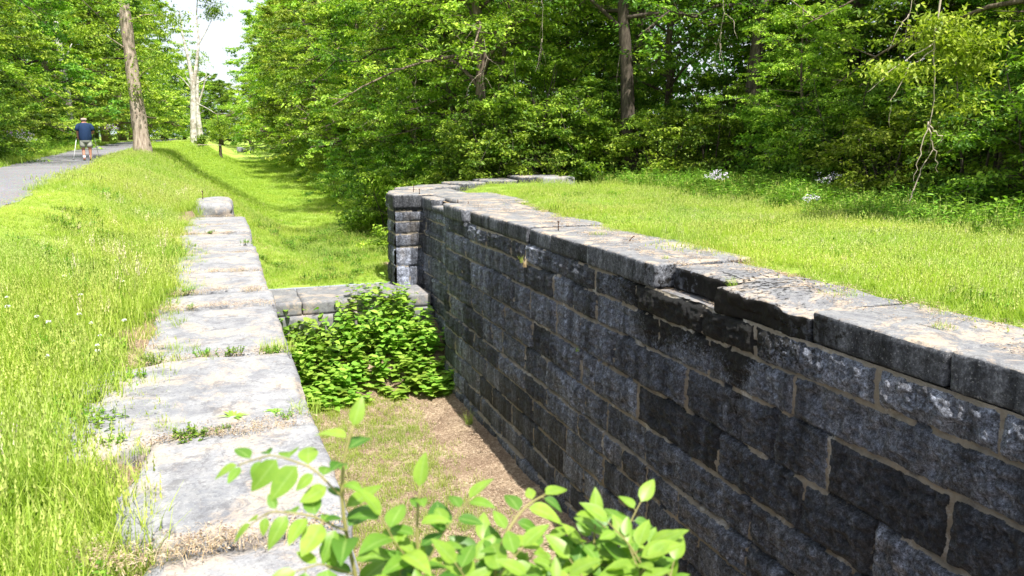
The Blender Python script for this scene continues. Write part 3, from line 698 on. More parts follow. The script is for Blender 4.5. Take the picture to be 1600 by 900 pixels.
# bank and canal bed beyond the lock
x, y = pts(-5, 9.5, 15.9, 34, 60); ok = ~((x > 4.4) & (y < wing_y(np.clip(x, 4.2, 10.05))+.1)) & ~((x < .3) & (y < 16)) & ~((y < 21) & (x > .0) & (x < 4.9)) & ~((y < 20.7) & (y > 18.8) & (x > -.65) & (x < .3))
place('grass', 'lawn_tufts', x, y, ok & (U(len(x)) < greenness(x, y)) & inview(x, y), 1.0, 1.7)
x, y = pts(-9, 9.5, 32, 62, 16); place('grass', 'far_tufts', x, y, (U(len(x)) < greenness(x, y)) & inview(x, y), .8, 1.3)
x, y = pts(-12, 9, 60, 130, 4.5); place('grass', 'far_tufts', x, y, (U(len(x)) < greenness(x, y)) & inview(x, y), 1.2, 1.9)
x, y = pts(-18, -5, 24, 90, 5); place('grass', 'far_tufts', x, y, (x < path_left(y)-.2) & inview(x, y), 1.0, 2.2)
# right meadow
x, y = pts(5.3, 12.5, 1.5, 24, 190); g = greenness(x, y)*np.interp(y, [1, 8, 24], [1, .9, .65])*(1-.6*sstep(17, 21, y))*(y < np.where(x < 10.05, wing_y(np.clip(x, 4.2, 10.05))-.9, 30))
place('grass', 'lawn_tufts', x, y, (U(len(x)) < g) & inview(x, y), .8, 1.35)
x, y = pts(6, 11.5, 3, 18, 9); g = greenness(x, y)*(fbm(x*.9, y*.9, seed=63) > .45)
place('grass', 'seed_heads', x, y, (U(len(x)) < g) & inview(x, y), .35, .6)
# rough herbs at the forest edge
x, y = pts(8.5, 22, 3, 30, 30); e = 11.0+.035*(y-10)*(y-10)*0+1.3*(fbm(y*.4, x*0, seed=64)-.5)
g = sstep(-.8, 1.2, x-e-np.where(y > 20, .5, 0))*(y < 29)*((x > 10.9) | (y < 17))
place('undergrowth', 'weeds', x, y, (U(len(x)) < g) & inview(x, y), .7, 1.7)
x, y = pts(11, 24, 4, 34, 40); place('undergrowth', 'lawn_tufts', x, y, inview(x, y) & (U(len(x)) < .7), 1.2, 2.4)
x, y = pts(4.5, 11.5, 24, 34, 14); place('undergrowth', 'weeds', x, y, (x > 6.2+(fbm(y*.4, y*0, seed=6)-.5)*2), .8, 1.7)
x, y = pts(-16, -5, 22, 90, 6); place('undergrowth', 'weeds', x, y, (x < path_left(y)-.5) & (U(len(x)) < .8), 1.0, 2.6)
# grass and litter in the chamber
x, y = pts(.6, 4.7, 6, 17.2, 90); g = (fbm(x*1.1, y*1.1, seed=66) > .27)*sstep(4.1, 2.7, x+.25*(fbm(y*.8, x*0, seed=4)-.5))*(y < 17)
place('grass', 'lawn_tufts', x, y, U(len(x)) < g*.9, .55, 1.3, zf=floor_z)
x, y = pts(.6, 4.9, 5, 18.8, 60); place('litter', 'scraps', x, y, U(len(x)) < .9, .6, 1.2, 0, 0, .03, floor_z)
# litter and wisps on and beside the copings
x, y = pts(4.95, 6.6, 1, 18, 34); k = (fbm(x*1.4, y*1.4, seed=68) > .44)
place('litter', 'scraps', x, y, k & (U(len(x)) < .85), .35, .9, 0, 0, .04, lambda a, b: np.maximum(hgt(a, b), .035*(a < 5.8))+.006)
x, y = pts(4.78, 5.0, 5.5, 8.1, 60); place('litter', 'scraps', x, y, x > 0, .3, .5, 0, 0, .04, lambda a, b: a*0-.262)
x, y = pts(5.5, 6.9, 1, 18, 45); g = greenness(x, y); place('grass', 'dry_tufts', x, y, (g > .1) & (g < .95), .6, 1.2)
x, y = pts(-1.5, -.35, 1.5, 16, 60); g = greenness(x, y); place('grass', 'dry_tufts', x, y, (g < .97), .7, 1.4)
x, y = pts(-1.3, -.35, 1.5, 16, 30); g = greenness(x, y); place('litter', 'scraps', x, y, (g < .9), .5, 1.0, 0, .005, .03)
x, y = pts(-.95, -.15, 2, 16, 70); place('grass', 'lawn_tufts', x, y, (fbm(x*1.6, y*1.9, seed=91) > np.interp(x, [-.95, -.5, -.15], [.30, .50, .68])), .35, .75, 0, .0, .12, lambda a, b: a*0-.01)
# crumbs along the slab joints and over their tops
X_, Y_ = [], []
for q in jy[:-3]:
    n = int(60 if q < 9 else 34); X_ += list(rng.uniform(-.6, .34, n)); Y_ += list(q+rng.normal(0, .045, n))
X_ = np.array(X_); Y_ = np.array(Y_)
place('litter', 'scraps', X_, Y_, U(len(X_)) < .7, .25, .55, 0, 0, .04, lambda a, b: a*0+.018)
place('grass', 'dry_tufts', X_, Y_, (fbm(X_*1.7, Y_*.9, seed=70) > .47), .4, .8, 0, 0, .1, lambda a, b: a*0+.0)
sel = fbm(X_*1.9+5, Y_*.9, seed=71) > .54
place('grass', 'clover', X_, Y_, sel & (U(len(X_)) < .16), .5, 1.0, 0, 0, .1, lambda a, b: a*0+.0)

# ------------------------------------------------------------------ trees
def tree(seed, H, base, R, nl, leaf, per, trunk_r, droop=.25, lean=.3, limbs=16, multi=1, low=.5, clump=.16):
    r = np.random.default_rng(seed); tb = MB(); lb = MB()
    C, D, N, Ls, Rr = [], [], [], [], []
    for m in range(multi):
        a0 = r.uniform(0, 6.28); off = 0 if multi == 1 else R*.12
        top = np.array([math.cos(a0)*(lean+off*3), math.sin(a0)*(lean+off*3), H*(.9 if multi == 1 else r.uniform(.65, .95))]); root = np.array([math.cos(a0)*off, math.sin(a0)*off, -.15])
        n = 9; P = np.array([root+(top-root)*u+np.array([*(r.normal(0, .035*H/4, 2)*math.sin(u*3)), 0]) for u in np.linspace(0, 1, n)])
        tr = trunk_r*(1-.8*np.linspace(0, 1, n)**1.1); tr[0] *= 1.45; tr[1] *= 1.05
        tb.tube(P, tr, 10 if trunk_r > .1 else 6, .5)
        for l in range(limbs//multi):
            u = (base/H)+(1-base/H)*((l+r.uniform(0, .9))/(limbs//multi)); u = min(u, .98)
            p0 = np.array([np.interp(u, np.linspace(0, 1, n), P[:,k]) for k in range(3)])
            prof = (math.sin(math.pi*min(1, (u-base/H)/(1-base/H)*.72+.28))**.7)*.95+.12
            az = l*2.399+r.uniform(-.5, .5); L = R*prof*r.uniform(.7, 1.15); el = r.uniform(-.1, .95) + .3*u
            dirv = np.array([math.cos(az)*math.cos(el), math.sin(az)*math.cos(el), math.sin(el)])
            q = np.linspace(0, 1, 6); LP = p0+dirv*L*q[:,None]; LP[:,2] -= droop*L*q**2*1.3; LP += r.normal(0, .035*L, LP.shape)*q[:,None]
            lr = tr[min(n-1, int(u*n))]*.42; tb.tube(LP, np.maximum(lr*(1-.85*q), .006), 5, .5, False)
            nb = per[0]
            for sb in range(nb):
                v = .22+.78*(sb+r.uniform())/nb; b0 = np.array([np.interp(v, q, LP[:,k]) for k in range(3)])
                a2 = az+r.choice([-1, 1])*r.uniform(.3, 1.3); L2 = L*.42*(1.15-.5*v)*r.uniform(.6, 1.2)
                d2 = np.array([math.cos(a2), math.sin(a2), r.uniform(-.7, .9)]); end = b0+d2*L2; end[2] -= droop*L2*.5
                SP = np.array([b0, (b0+end)/2+np.array([0, 0, .08*L2]), end]); tb.tube(SP, [max(lr*.28, .005), .004, .002], 4, .5, False)
                for tw in range(per[1]):
                    w = .15+.85*(tw+r.uniform())/per[1]; c0 = b0+(end-b0)*w+np.array([0,0,.08*L2*math.sin(w*3.1)])
                    k = max(3, int(nl*r.uniform(.4, 1.5))); a3 = r.uniform(0, 6.28); ext = L2*.38
                    t = r.uniform(0, 1, k); line = np.array([math.cos(a3), math.sin(a3), r.uniform(-.35, .2)])*ext
                    c = c0+line*t[:,None]+r.normal(0, clump*.62, (k, 3))*np.array([1.1, 1.1, .45])
                    C.append(c); dd = r.normal(0, .8, (k, 3)); dd[:,:2] += line[:2]/ext*.8; dd[:,2] = dd[:,2]*.4-.45; D.append(dd)
                    nn = r.normal(0, .45, (k, 3)); nn[:,2] += 1; N.append(nn); Ls.append(leaf*r.uniform(.6, 1.25, k)); Rr.append(np.clip(r.uniform(.0, 1)+r.normal(0, .15, k), 0, 1))
    C, D, N = np.vstack(C), np.vstack(D), np.vstack(N); Ls = np.concatenate(Ls); Rr = np.concatenate(Rr)
    leafcards(lb, C, D, N, Ls, Ls*.52, Rr, .06)
    return tb, lb, len(C)
def proto(name, tb, lb, bark, leafm, trunkname='trunk', crown='crown'):
    o = empty(name)
    link(trunkname, tb.mesh(trunkname, [M[bark]]), o); link(crown, lb.mesh(crown, [M[leafm]], False), o); return o
PR = {}
tot = 0
specs = {  # name: kind, tree args
 'A1': ('broadleaf_tree', dict(seed=1, H=11, base=.9, R=4.6, nl=30, leaf=.15, per=(8, 5), trunk_r=.12, limbs=32, droop=.35, lean=1.2), 'bark', 'leafB'),
 'A2': ('broadleaf_tree', dict(seed=2, H=10, base=1.0, R=4.2, nl=30, leaf=.145, per=(8, 5), trunk_r=.15, limbs=28, droop=.4, lean=.9), 'barkD', 'leafA'),
 'A3': ('broadleaf_tree', dict(seed=3, H=12, base=2.0, R=4.8, nl=30, leaf=.15, per=(8, 5), trunk_r=.19, limbs=30, droop=.25, lean=.6), 'bark', 'leafA'),
 'T1': ('broadleaf_tree', dict(seed=4, H=19, base=6.3, R=6.0, nl=20, leaf=.16, per=(9, 6), trunk_r=.30, limbs=30, droop=.25, lean=1.1), 'barkD', 'leafA'),
 'T2': ('broadleaf_tree', dict(seed=5, H=17, base=4.5, R=5.5, nl=20, leaf=.15, per=(9, 6), trunk_r=.26, limbs=30, droop=.3, lean=1.0), 'bark', 'leafB'),
 'B1': ('broadleaf_tree', dict(seed=14, H=15, base=.8, R=5.2, nl=30, leaf=.20, per=(9, 5), trunk_r=.26, limbs=38, droop=.3, lean=1.0), 'bark', 'leafB'),
 'B2': ('broadleaf_tree', dict(seed=15, H=16, base=.8, R=5.0, nl=30, leaf=.20, per=(9, 5), trunk_r=.26, limbs=38, droop=.3, lean=1.0), 'barkD', 'leafA'),
 'S1': ('shrub', dict(seed=6, H=2.4, base=.25, R=1.6, nl=18, leaf=.11, per=(6, 4), trunk_r=.03, limbs=28, multi=5, droop=.35, clump=.12), 'barkD', 'leafB'),
 'S2': ('shrub', dict(seed=7, H=3.6, base=.35, R=2.3, nl=20, leaf=.115, per=(7, 4), trunk_r=.04, limbs=32, multi=5, droop=.55, clump=.13), 'barkD', 'leafA'),
 'S3': ('shrub', dict(seed=8, H=1.5, base=.12, R=1.2, nl=14, leaf=.08, per=(6, 5), trunk_r=.02, limbs=24, multi=5, droop=.4, clump=.10), 'barkD', 'leafB'),
}
used = set()
for k, (nm, a, bk, lf) in specs.items():
    tb, lb, n = tree(**a); PR[k] = proto(nm, tb, lb, bk, lf, 'trunk' if k[0] != 'S' else 'stem', 'crown' if k[0] != 'S' else 'foliage'); tot += n
def plant(k, x, y, sc=1., rz=None, z=None, label=None, cat=None, group=None, dz=0):
    z = float(hgt(x, y)) if z is None else z
    rz = random.uniform(0, 6.28) if rz is None else rz
    loc = (x, y, z+dz)
    if k in used: o = dup(PR[k], loc, rz, sc)
    else:
        used.add(k); o = PR[k]; o.location = loc; o.rotation_euler = (0,0,rz); o.scale = (sc,)*3 if not hasattr(sc, '__len__') else sc
    return tag(o, label, cat or ('shrub' if k[0] == 'S' else 'tree'), group)
FP = []
# right of the canal bed, going away: leafy low trees and shrubs
right_bank = [('A1', 9.6, 28.5, .95), ('A2', 9.6, 33, .95), ('B2', 11.0, 38, .85), ('B1', 10.4, 45, .85), ('B2', 10.2, 53, .95), ('B1', 10.2, 62, 1.05), ('B2', 9.8, 72, 1.2), ('B1', 9.6, 84, 1.3), ('B1', 9.8, 97, 1.5), ('B1', 10.4, 112, 1.65), ('B1', 11.6, 130, 1.8), ('B1', 13, 152, 2.0), ('B1', 15, 178, 2.2)]
for i, (k, x, y, s_) in enumerate(sorted(right_bank, key=lambda q: q[2])):
    plant(k, x, y, s_, label='%s leafy tree along the right bank of the canal bed, from the curved wall' % ORD[i], group='trees on the right bank of the canal bed')
right_sh = [('S1', 6.2, 30.5, 1.25), ('S2', 6.4, 34.0, .95), ('S2', 8.6, 25.4, 1.05), ('S2', 9.6, 25.6, 1.2), ('S2', 10.9, 25.0, 1.15), ('S1', 7.6, 25.6, 1.2), ('S1', 6.9, 27.0, 1.2), ('S2', 8.2, 29.5, .85), ('S1', 7.0, 32.5, 1.0), ('S2', 8.0, 36, .9), ('S3', 6.7, 36.5, 1.1), ('S1', 7.3, 40, 1.1), ('S2', 7.6, 45, .9), ('S3', 6.8, 49, 1.2), ('S2', 7.9, 54, 1.0), ('S1', 7.6, 60, 1.2), ('S2', 8.0, 68, 1.1), ('S1', 8.3, 78, 1.4), ('S2', 8.8, 90, 1.3), ('S2', 9.6, 105, 1.4), ('S1', 9.6, 28.2, 1.), ('S2', 10.5, 26.6, .8)]
for i, (k, x, y, s_) in enumerate(sorted(right_sh, key=lambda q: q[2])):
    plant(k, x, y, s_, label='%s shrub along the right edge of the canal bed, from the curved wall' % ORD[i], group='shrubs edging the canal bed')
# the dark wood to the right of the lock
wood_front = [('S2', 20, 17.5, 1.2), ('S2', 19.6, 21.5, 1.2), ('S2', 19.0, 24.5, 1.2), ('S2', 20.0, 13.5, 1.2), ('S2', 18.6, 10.2, 1.2), ('S2', 16.2, 25.5, 1.1), ('S2', 24, 22, 1.5), ('S2', 24.5, 16, 1.5), ('S2', 23.5, 30, 1.5), ('S2', 12.6, 25.2, .9), ('S1', 13.6, 23.0, 1.1), ('S2', 15.0, 22.2, .9), ('S2', 15.6, 19.4, .9), ('S1', 16.8, 20.4, 1.2), ('S2', 15.2, 16.6, .95), ('S1', 14.4, 14.4, 1.0), ('S2', 14.6, 12.2, .95), ('S2', 13.9, 10.0, .9), ('S1', 13.3, 8.2, 1.1), ('S2', 17.6, 17.0, 1.05), ('S2', 16.8, 13.6, 1.1)]
for i, (k, x, y, s_) in enumerate(sorted(wood_front, key=lambda q: q[1]/(q[2]+.01))):
    plant(k, x, y, s_, label='%s low shrub at the foot of the wood, from the curved wall rightwards' % ORD[i], group='shrubs along the edge of the wood')
wood_low = [('B2', 22.5, 12, .75), ('B2', 22, 19.5, .75), ('B2', 22.5, 27, .75), ('B2', 18, 36, .8), ('B2', 28, 35, .9), ('B2', 30, 24, .9), ('B2', 29, 13, .9), ('B2', 24, 46, .9), ('A2', 13.2, 29, .9), ('A3', 16.5, 27.5, .95), ('A2', 19.5, 25.5, .9), ('A2', 19.5, 20, .85), ('A3', 18.8, 14.5, .85), ('A2', 17.0, 9.8, .8), ('A1', 14.9, 17.9, .50)]
for i, (k, x, y, s_) in enumerate(sorted(wood_low, key=lambda q: q[1]/(q[2]+.01))):
    plant(k, x, y, s_, label='%s understorey tree inside the dark wood, from the curved wall rightwards' % ORD[i], group='understorey trees in the wood')
wood_tall = [('T2', 8.8, 27.5, .95), ('T1', 8.6, 37.5, 1.0), ('T1', 15.6, 21.4, .85), ('T1', 20.5, 23.0, 1.25), ('T1', 21.0, 16.4, 1.1), ('T1', 17.5, 5.0, .8), ('T2', 15.4, 12.2, .8), ('T1', 13.0, 24.0, .85), ('T1', 17.5, 33, 1.0), ('T2', 12.5, 36, 1.0), ('T1', 24, 30, 1.1), ('T2', 27, 22, 1.1), ('T1', 26, 13, 1.1), ('T2', 13.5, 46, 1.0), ('T1', 15, 60, 1.0), ('T2', 14.5, 78, 1.1), ('T1', 16, 100, 1.2)]
for i, (k, x, y, s_) in enumerate(sorted(wood_tall, key=lambda q: q[1]/(q[2]+.01))):
    plant(k, x, y, s_, label='%s tall thick-trunked tree of the dark wood, from the canal bed rightwards' % ORD[i], group='tall trees of the right-hand wood')
# left of the towpath
left_tr = [('A2', -11.0, 31, 1.0), ('B1', -11.2, 37.5, .8), ('B2', -12.4, 44, .8), ('B1', -12.8, 51, .9), ('B1', -13.4, 59, .95), ('B2', -12.6, 68, 1.2), ('B1', -13.6, 79, 1.25), ('B1', -13.8, 91, 1.45), ('B2', -13.0, 100, 1.75), ('B1', -14.6, 126, 1.9), ('B1', -15.0, 150, 2.1), ('B1', -16.0, 178, 2.2)]
for i, (k, x, y, s_) in enumerate(sorted(left_tr, key=lambda q: q[2])):
    plant(k, x, y, s_, label='%s leafy tree on the far side of the gravel path, going away from the lock' % ORD[i], group='trees beyond the gravel path')
left_tall = [('T2', -12, 27, .9), ('T1', -13.5, 40, 1.0), ('T2', -16, 52, 1.1), ('T1', -19, 68, 1.1), ('T2', -21, 86, 1.2), ('T1', -23, 110, 1.3), ('T1', -8.6, 27.2, .8)]
for i, (k, x, y, s_) in enumerate(sorted(left_tall, key=lambda q: q[2])):
    plant(k, x, y, s_, label='%s tall tree behind the leafy row beyond the path, going away' % ORD[i], group='tall trees beyond the gravel path')
left_sh = [('S2', -8.4, 30.5, .9), ('S1', -8.6, 34, 1.1), ('S2', -9.4, 38, .9), ('S1', -9.4, 42.5, 1.2), ('S2', -10.6, 48, 1.0), ('S1', -11, 54, 1.3), ('S2', -11.8, 61, 1.1), ('S2', -12.8, 71, 1.2), ('S1', -14, 84, 1.5), ('S2', -15, 98, 1.4)]
for i, (k, x, y, s_) in enumerate(sorted(left_sh, key=lambda q: q[2])):
    plant(k, x, y, s_, label='%s shrub on the far verge of the gravel path, going away from the lock' % ORD[i], group='shrubs on the verge of the gravel path')
# the far end, where bank, bed and path close up
for i, (k, x, y, s_) in enumerate(sorted([('B1', -4.5, 205, 1.25), ('B2', 1, 208, 1.05), ('B1', 7, 195, 1.3), ('B2', -11, 200, 1.5), ('B1', 13, 215, 1.5), ('B2', -8, 225, 1.3), ('B1', 4, 222, 1.15), ('B2', -1.5, 230, 1.2), ('B1', -16, 215, 1.7)], key=lambda q: q[1])):
    plant(k, x, y, s_, label='%s distant tree from the left closing the far end of the canal bed' % ORD[i], group='distant trees at the end of the canal')

# far-off wood reading as one mass behind the rows
r = np.random.default_rng(99); b = MB(); n = 150000
seg_ = r.uniform(0, 1, n); side = r.uniform(size=n) < .62
xx = np.where(side, 30+r.uniform(0, 9, n)+seg_*-8, -26-r.uniform(0, 10, n)-seg_*4); yy = np.where(side, -2+seg_*125, 30+seg_*150)
zz_ = r.uniform(0, 1, n)**1.15*(15+8*fbm(xx*.08, yy*.08, seed=90))
far_ = r.uniform(size=n) < .22; xx = np.where(far_, r.uniform(-60, 60, n), xx); yy = np.where(far_, 255+r.uniform(0, 15, n), yy); zz_ = np.where(far_, zz_*.75, zz_)
C = np.stack([xx+3*(fbm(yy*.3, zz_*.3, seed=91)-.5)*4, yy, zz_], -1)
leafcards(b, C, r.normal(0, 1, (n, 3)), r.normal(0, .5, (n, 3))+np.array([0, 0, 1]), r.uniform(.3, .7, n), r.uniform(.2, .42, n), np.clip(fbm(xx*.3, yy*.3, zz_*.3, seed=92)*1.3-.2, 0, 1), .05)
tag(link('woods', b.mesh('woods', [M['leafD']], False)), kind='stuff')

# single trees on the bank --------------------------------------------------
def limb_tree(name, spec, bark, leafy=None, leafm='leafB', label='', seed=0, leaf=.09, nl=10):
    """spec: list of (polyline, radii) in local coordinates; leafy: list of (centre, radius, count)"""
    o = empty(name); tb = MB()
    for P, rad in spec:
        P = np.array(P, float); m = len(P)*5; q = np.linspace(0, len(P)-1, m); PP = np.stack([np.interp(q, np.arange(len(P)), P[:,k]) for k in range(3)], -1)
        for _ in range(2): PP[1:-1] = (PP[:-2]+PP[1:-1]*2+PP[2:])/4
        rr = np.interp(q, np.arange(len(P)), rad); tb.tube(PP, rr*(1+.06*np.sin(q*9)), 14 if max(rad) > .1 else 6, .5)
    link('trunk', tb.mesh('trunk', [M[bark]]), o)
    if leafy:
        lb = MB(); r = np.random.default_rng(seed)
        for c, rad, cnt in leafy:
            k = cnt//12
            cc = np.array(c)+r.normal(0, .5, (k, 3))*np.array(rad)
            for q in cc:
                m = 12; p = q+r.normal(0, .16, (m, 3))*np.array([1.3, 1.3, .6])
                nn = r.normal(0, .35, (m, 3)); nn[:,2] += 1; dd = r.normal(0, 1, (m, 3)); dd[:,2] -= .4
                leafcards(lb, p, dd, nn, leaf*r.uniform(.7, 1.3, m), leaf*.55*r.uniform(.7, 1.2, m), np.clip(r.uniform(.2, .9)+r.normal(0, .15, m), 0, 1), .05)
        link('crown', lb.mesh('crown', [M[leafm]], False), o)
    return o
t = limb_tree('broadleaf_tree', [([(0,0,-.3),(-.02,0,.5),(-.10,0,2.5),(-.22,0,5.0),(-.28,.1,7.5),(-.3,.2,10.5),(-.1,.3,14)], [.44,.31,.24,.21,.19,.15,.07]),
    ([(-.38,0,6.0),(-1.2,-.3,6.9),(-2.3,-.8,7.3),(-3.0,-1.0,7.1)], [.07,.05,.03,.012]), ([(-.45,.1,8),(.8,.5,9.6),(2.2,1,11)], [.12,.08,.03]), ([(-.48,.1,9),(-1.8,1,11),(-3,1.6,12.5)], [.12,.07,.03]),
    ([(-.12,0,2.8),(.35,-.35,3.3),(.8,-.6,3.5)], [.03,.02,.008]), ([(-.3,0,5),(.5,-.4,5.3),(1.3,-.7,5.2)], [.035,.02,.008]), ([(-.2,0,4),(-.9,-.4,4.5),(-1.5,-.6,4.4)], [.03,.018,.008])],
    'barkP', [((.6,0,12.2),(5.2,4.2,3.0),42000), ((.75,-.6,3.5),(.7,.5,.35),500), ((1.2,-.7,5.1),(.8,.5,.5),700), ((-1.4,-.6,4.5),(.8,.5,.4),500), ((-.1,-.3,2.5),(.35,.3,.5),240)], 'leafB', seed=5, leaf=.12)
t.location = (-2.72, 34, .62); tag(t, 'thick leaning pinkish-brown trunk standing on the grassy bank right beside the gravel path', 'tree')
wt = limb_tree('pale_tree', [([(0,0,-.3),(-.02,0,1.5),(.12,0,4),(.35,0,7.2),(.05,0,10.2),(-.5,0,13.5),(-.6,0,16.5)], [.50,.40,.36,.32,.2,.12,.05]),
    ([(.35,0,7.1),(.85,0,9.6),(1.35,0,12.5),(1.25,.2,15.5),(1.6,.3,18)], [.26,.2,.14,.09,.04]), ([(1.35,0,12.3),(2.4,0,14),(3.6,0,16.4)], [.09,.06,.02]),
    ([(.3,0,6.6),(-.9,0,8.2),(-1.5,0,8.6)], [.09,.05,.02]), ([(.4,0,7.4),(1.8,0,8.1),(2.6,0,8.9)], [.1,.06,.02]), ([(.2,0,5.4),(1.8,0,4.6),(2.8,0,3.9),(3.6,0,4.0)], [.08,.05,.03,.015]),
    ([(.0,0,11),(-1.0,0,12.2),(-1.9,0,12.6)], [.06,.04,.015]), ([(.1,0,3.1),(.9,0,4.0),(1.3,0,4.2)], [.05,.03,.01])], 'barkW',
    [((1.0,0,19.3),(2.2,1.2,1.0),1500), ((3.4,0,16.2),(1.4,1,1.0),900), ((2.8,0,18),(1.4,1,.8),700), ((.8,-.3,.8),(.5,.4,.5),700)], 'leafA', seed=6, leaf=.28)
wt.scale = (.78,)*3; wt.location = (-2.15, 84, .5); tag(wt, 'tall nearly bare white-barked tree on the bank against the sky, front one of the pair', 'tree')
w2 = limb_tree('pale_tree', [([(0,0,-.3),(0,0,2),(-.2,0,6),(.2,0,10),(.5,0,14)], [.55,.42,.34,.2,.07]), ([(-.1,0,6),(1,0,9),(1.8,0,12)], [.2,.12,.04]), ([(.1,0,8),(-1.2,0,10),(-1.8,0,12)], [.14,.08,.03])], 'barkW',
    [((.5,0,13.5),(2.2,1.6,2.0),900)], 'leafB', seed=7, leaf=.3)
w2.scale = (.8,)*3; w2.location = (-2.1, 112, .3); tag(w2, 'thicker pale trunk just behind the white-barked tree on the bank', 'tree')
w3 = limb_tree('pale_tree', [([(0,0,-.3),(0,0,1.5),(.1,0,4),(-.1,0,7)], [.3,.24,.18,.06]), ([(.05,0,3.4),(.9,0,5),(1.4,0,6)], [.1,.06,.02])], 'barkD', [((0,0,4.5),(1.8,1.5,1.9),2600)], 'leafB', seed=8, leaf=.25)
w3.scale = (.7,)*3; w3.location = (.2, 100, -1.0); tag(w3, 'small young tree at the edge of the canal bed right of the white-barked trees', 'tree')
# dead white trunk and grey pole-like trunk in the left wood
w4 = limb_tree('pale_tree', [([(0,0,-.3),(0,0,3),(-.15,0,6.5)], [.24,.2,.12]), ([(-.08,0,4.2),(.5,0,5.4)], [.06,.02])], 'barkW', None)
w4.scale = (1.5,)*3; w4.location = (-11.2, 74, .6); tag(w4, 'short bleached dead trunk standing among the leaves beyond the gravel path', 'dead tree')

def dead_branch(name, paths, loc, label, parent_seed=0, mat='twig', spray=None):
    o = empty(name, loc); tb = MB()
    for P, r0 in paths:
        P = np.array(P, float); q = np.linspace(0, len(P)-1, len(P)*4); PP = np.stack([np.interp(q, np.arange(len(P)), P[:,k]) for k in range(3)], -1)
        rr = np.random.default_rng(len(P)+parent_seed); PP += rr.normal(0, .012, PP.shape); tb.tube(PP, np.linspace(r0, r0*.3, len(PP)), 5, .5)
    link('twig', tb.mesh('twig', [M[mat]]), o)
    if spray:
        lb = MB(); r = np.random.default_rng(3+parent_seed)
        for c, rad, cnt in spray:
            for q in np.array(c)+r.normal(0, .5, (cnt//10, 3))*np.array(rad):
                m = 10; p = q+r.normal(0, .10, (m, 3))*np.array([1.3, 1.3, .4]); nn = r.normal(0, .3, (m, 3)); nn[:,2] += 1; dd = r.normal(0, 1, (m, 3)); dd[:,2] -= .4
                leafcards(lb, p, dd, nn, .10*r.uniform(.7, 1.3, m), .05*r.uniform(.7, 1.2, m), np.clip(r.uniform(.3, 1.)+r.normal(0, .15, m), 0, 1), .05)
        link('foliage', lb.mesh('foliage', [M['leafB']], False), o)
    return tag(o, label, 'branch')
# hanging limbs in front of the wood on the right
dead_branch('dead_branch', [([(.0,0,4.2),(.05,0,3.0),(-.04,0,2.1),(.06,0,1.3),(.02,0,.75)], .022), ([(.02,0,.8),(.3,0,.62),(.42,.1,.55)], .012), ([(.02,0,.75),(.2,0,.35),(.3,0,.05)], .012), ([(.0,0,.85),(-.15,0,.3),(-.2,0,-.1)], .01),
    ([(0,0,2.0),(-.5,0,1.7),(-.7,.1,1.2),(-.68,.1,.8)], .01), ([(0,0,2.1),(-.8,0,1.7),(-1.2,.1,1.3)], .01), ([(0,0,3.2),(.6,0,3.7),(1.0,0,4.0)], .014)],
    (10.7, 9.95, .85), 'broken pale limb hanging straight down with a bright sunlit leaf spray before the wood', 1,
    spray=[((.45,0,2.1),(.6,.5,.22),1300), ((.0,0,2.35),(.5,.4,.2),600), ((-.55,.2,1.65),(.55,.4,.16),700), ((.8,.1,1.75),(.35,.4,.22),600), ((.55,0,1.15),(.35,.3,.15),250)])
dead_branch('dead_branch', [([(0,0,0),(.2,0,.5),(.35,0,.9),(.6,0,1.25)], .016)], (12.1, 11.6, .05), 'bare bleached stick leaning up out of the herbs below the hanging limb', 2)
dead_branch('dead_branch', [([(0,0,0),(.02,0,.5),(.0,0,1.25)], .012), ([(0,0,.8),(.1,0,1.1)], .006)], (14.2, 18.4, .0), 'thin upright dead stalk in the herbs in front of the wood', 3)
dead_branch('dead_branch', [([(0,0,0),(.12,0,.4),(.22,0,.75)], .010)], (14.4, 17.8, .0), 'short leaning dead stalk beside the upright one', 4)
dead_branch('dead_branch', [([(0,0,3.8),(.1,0,2.8),(-.05,0,1.8),(.12,0,.9),(-.1,0,.2)], .014), ([(.12,0,.9),(.3,0,.5)], .007)], (13.2, 25.6, 1.6), 'long thin bare vine hanging in front of the wood above the wing wall', 5)
dead_branch('dead_branch', [([(0,0,0),(-.5,-.3,.25),(-1.1,-.5,.2),(-1.7,-.8,-.1)], .016), ([(-.5,-.3,.25),(-.8,-.4,.7)], .009), ([(-.9,-.4,.2),(-1.3,-.3,-.3),(-1.4,-.3,-.6)], .008)], (6.9, 33, 1.9),
    'twiggy sunlit branch with sparse leaves reaching out over the canal bed', 6, spray=[((-1.1,-.5,.3),(.9,.5,.25),420), ((-.5,-.2,.6),(.5,.4,.25),260), ((-1.3,-.4,-.4),(.4,.3,.15),140)])
dead_branch('dead_branch', [([(0,0,0),(.6,0,.12),(1.6,.2,.08),(2.6,.3,.06)], .05)], (-2.3, 82, .55), 'pale fallen branch lying in the grass at the foot of the white-barked tree', 7)

tw = dead_branch('dead_branch', [([(0,0,.9),(.1,0,.3),(-.05,0,-.3),(.05,.1,-.9)], .008), ([(.1,0,.3),(.5,.1,.1),(.8,.1,-.3)], .008), ([(0,0,-.1),(-.4,0,-.4),(-.6,.1,-.9)], .008), ([(.05,0,-.3),(.3,-.1,-.7)], .005), ([(-.3,0,-.3),(-.6,0,-.2)], .004)],
    (8.0, 24.6, 3.6), 'first tangle of bare hanging twigs along the edge of the wood, from the pier', 8)
for i, (x_, y_, z_, s_, a_) in enumerate([(9.8, 24.2, 4.6, 1.3, 1), (7.0, 29.5, 2.6, 1.4, 2), (13.2, 19.5, 4.4, 1.3, 4), (12.8, 12.6, 3.9, .9, 6)]):
    tag(dup(tw, (x_, y_, z_), a_*1.1, s_), '%s tangle of bare hanging twigs along the edge of the wood, from the pier' % ORD[i+1], 'branch')
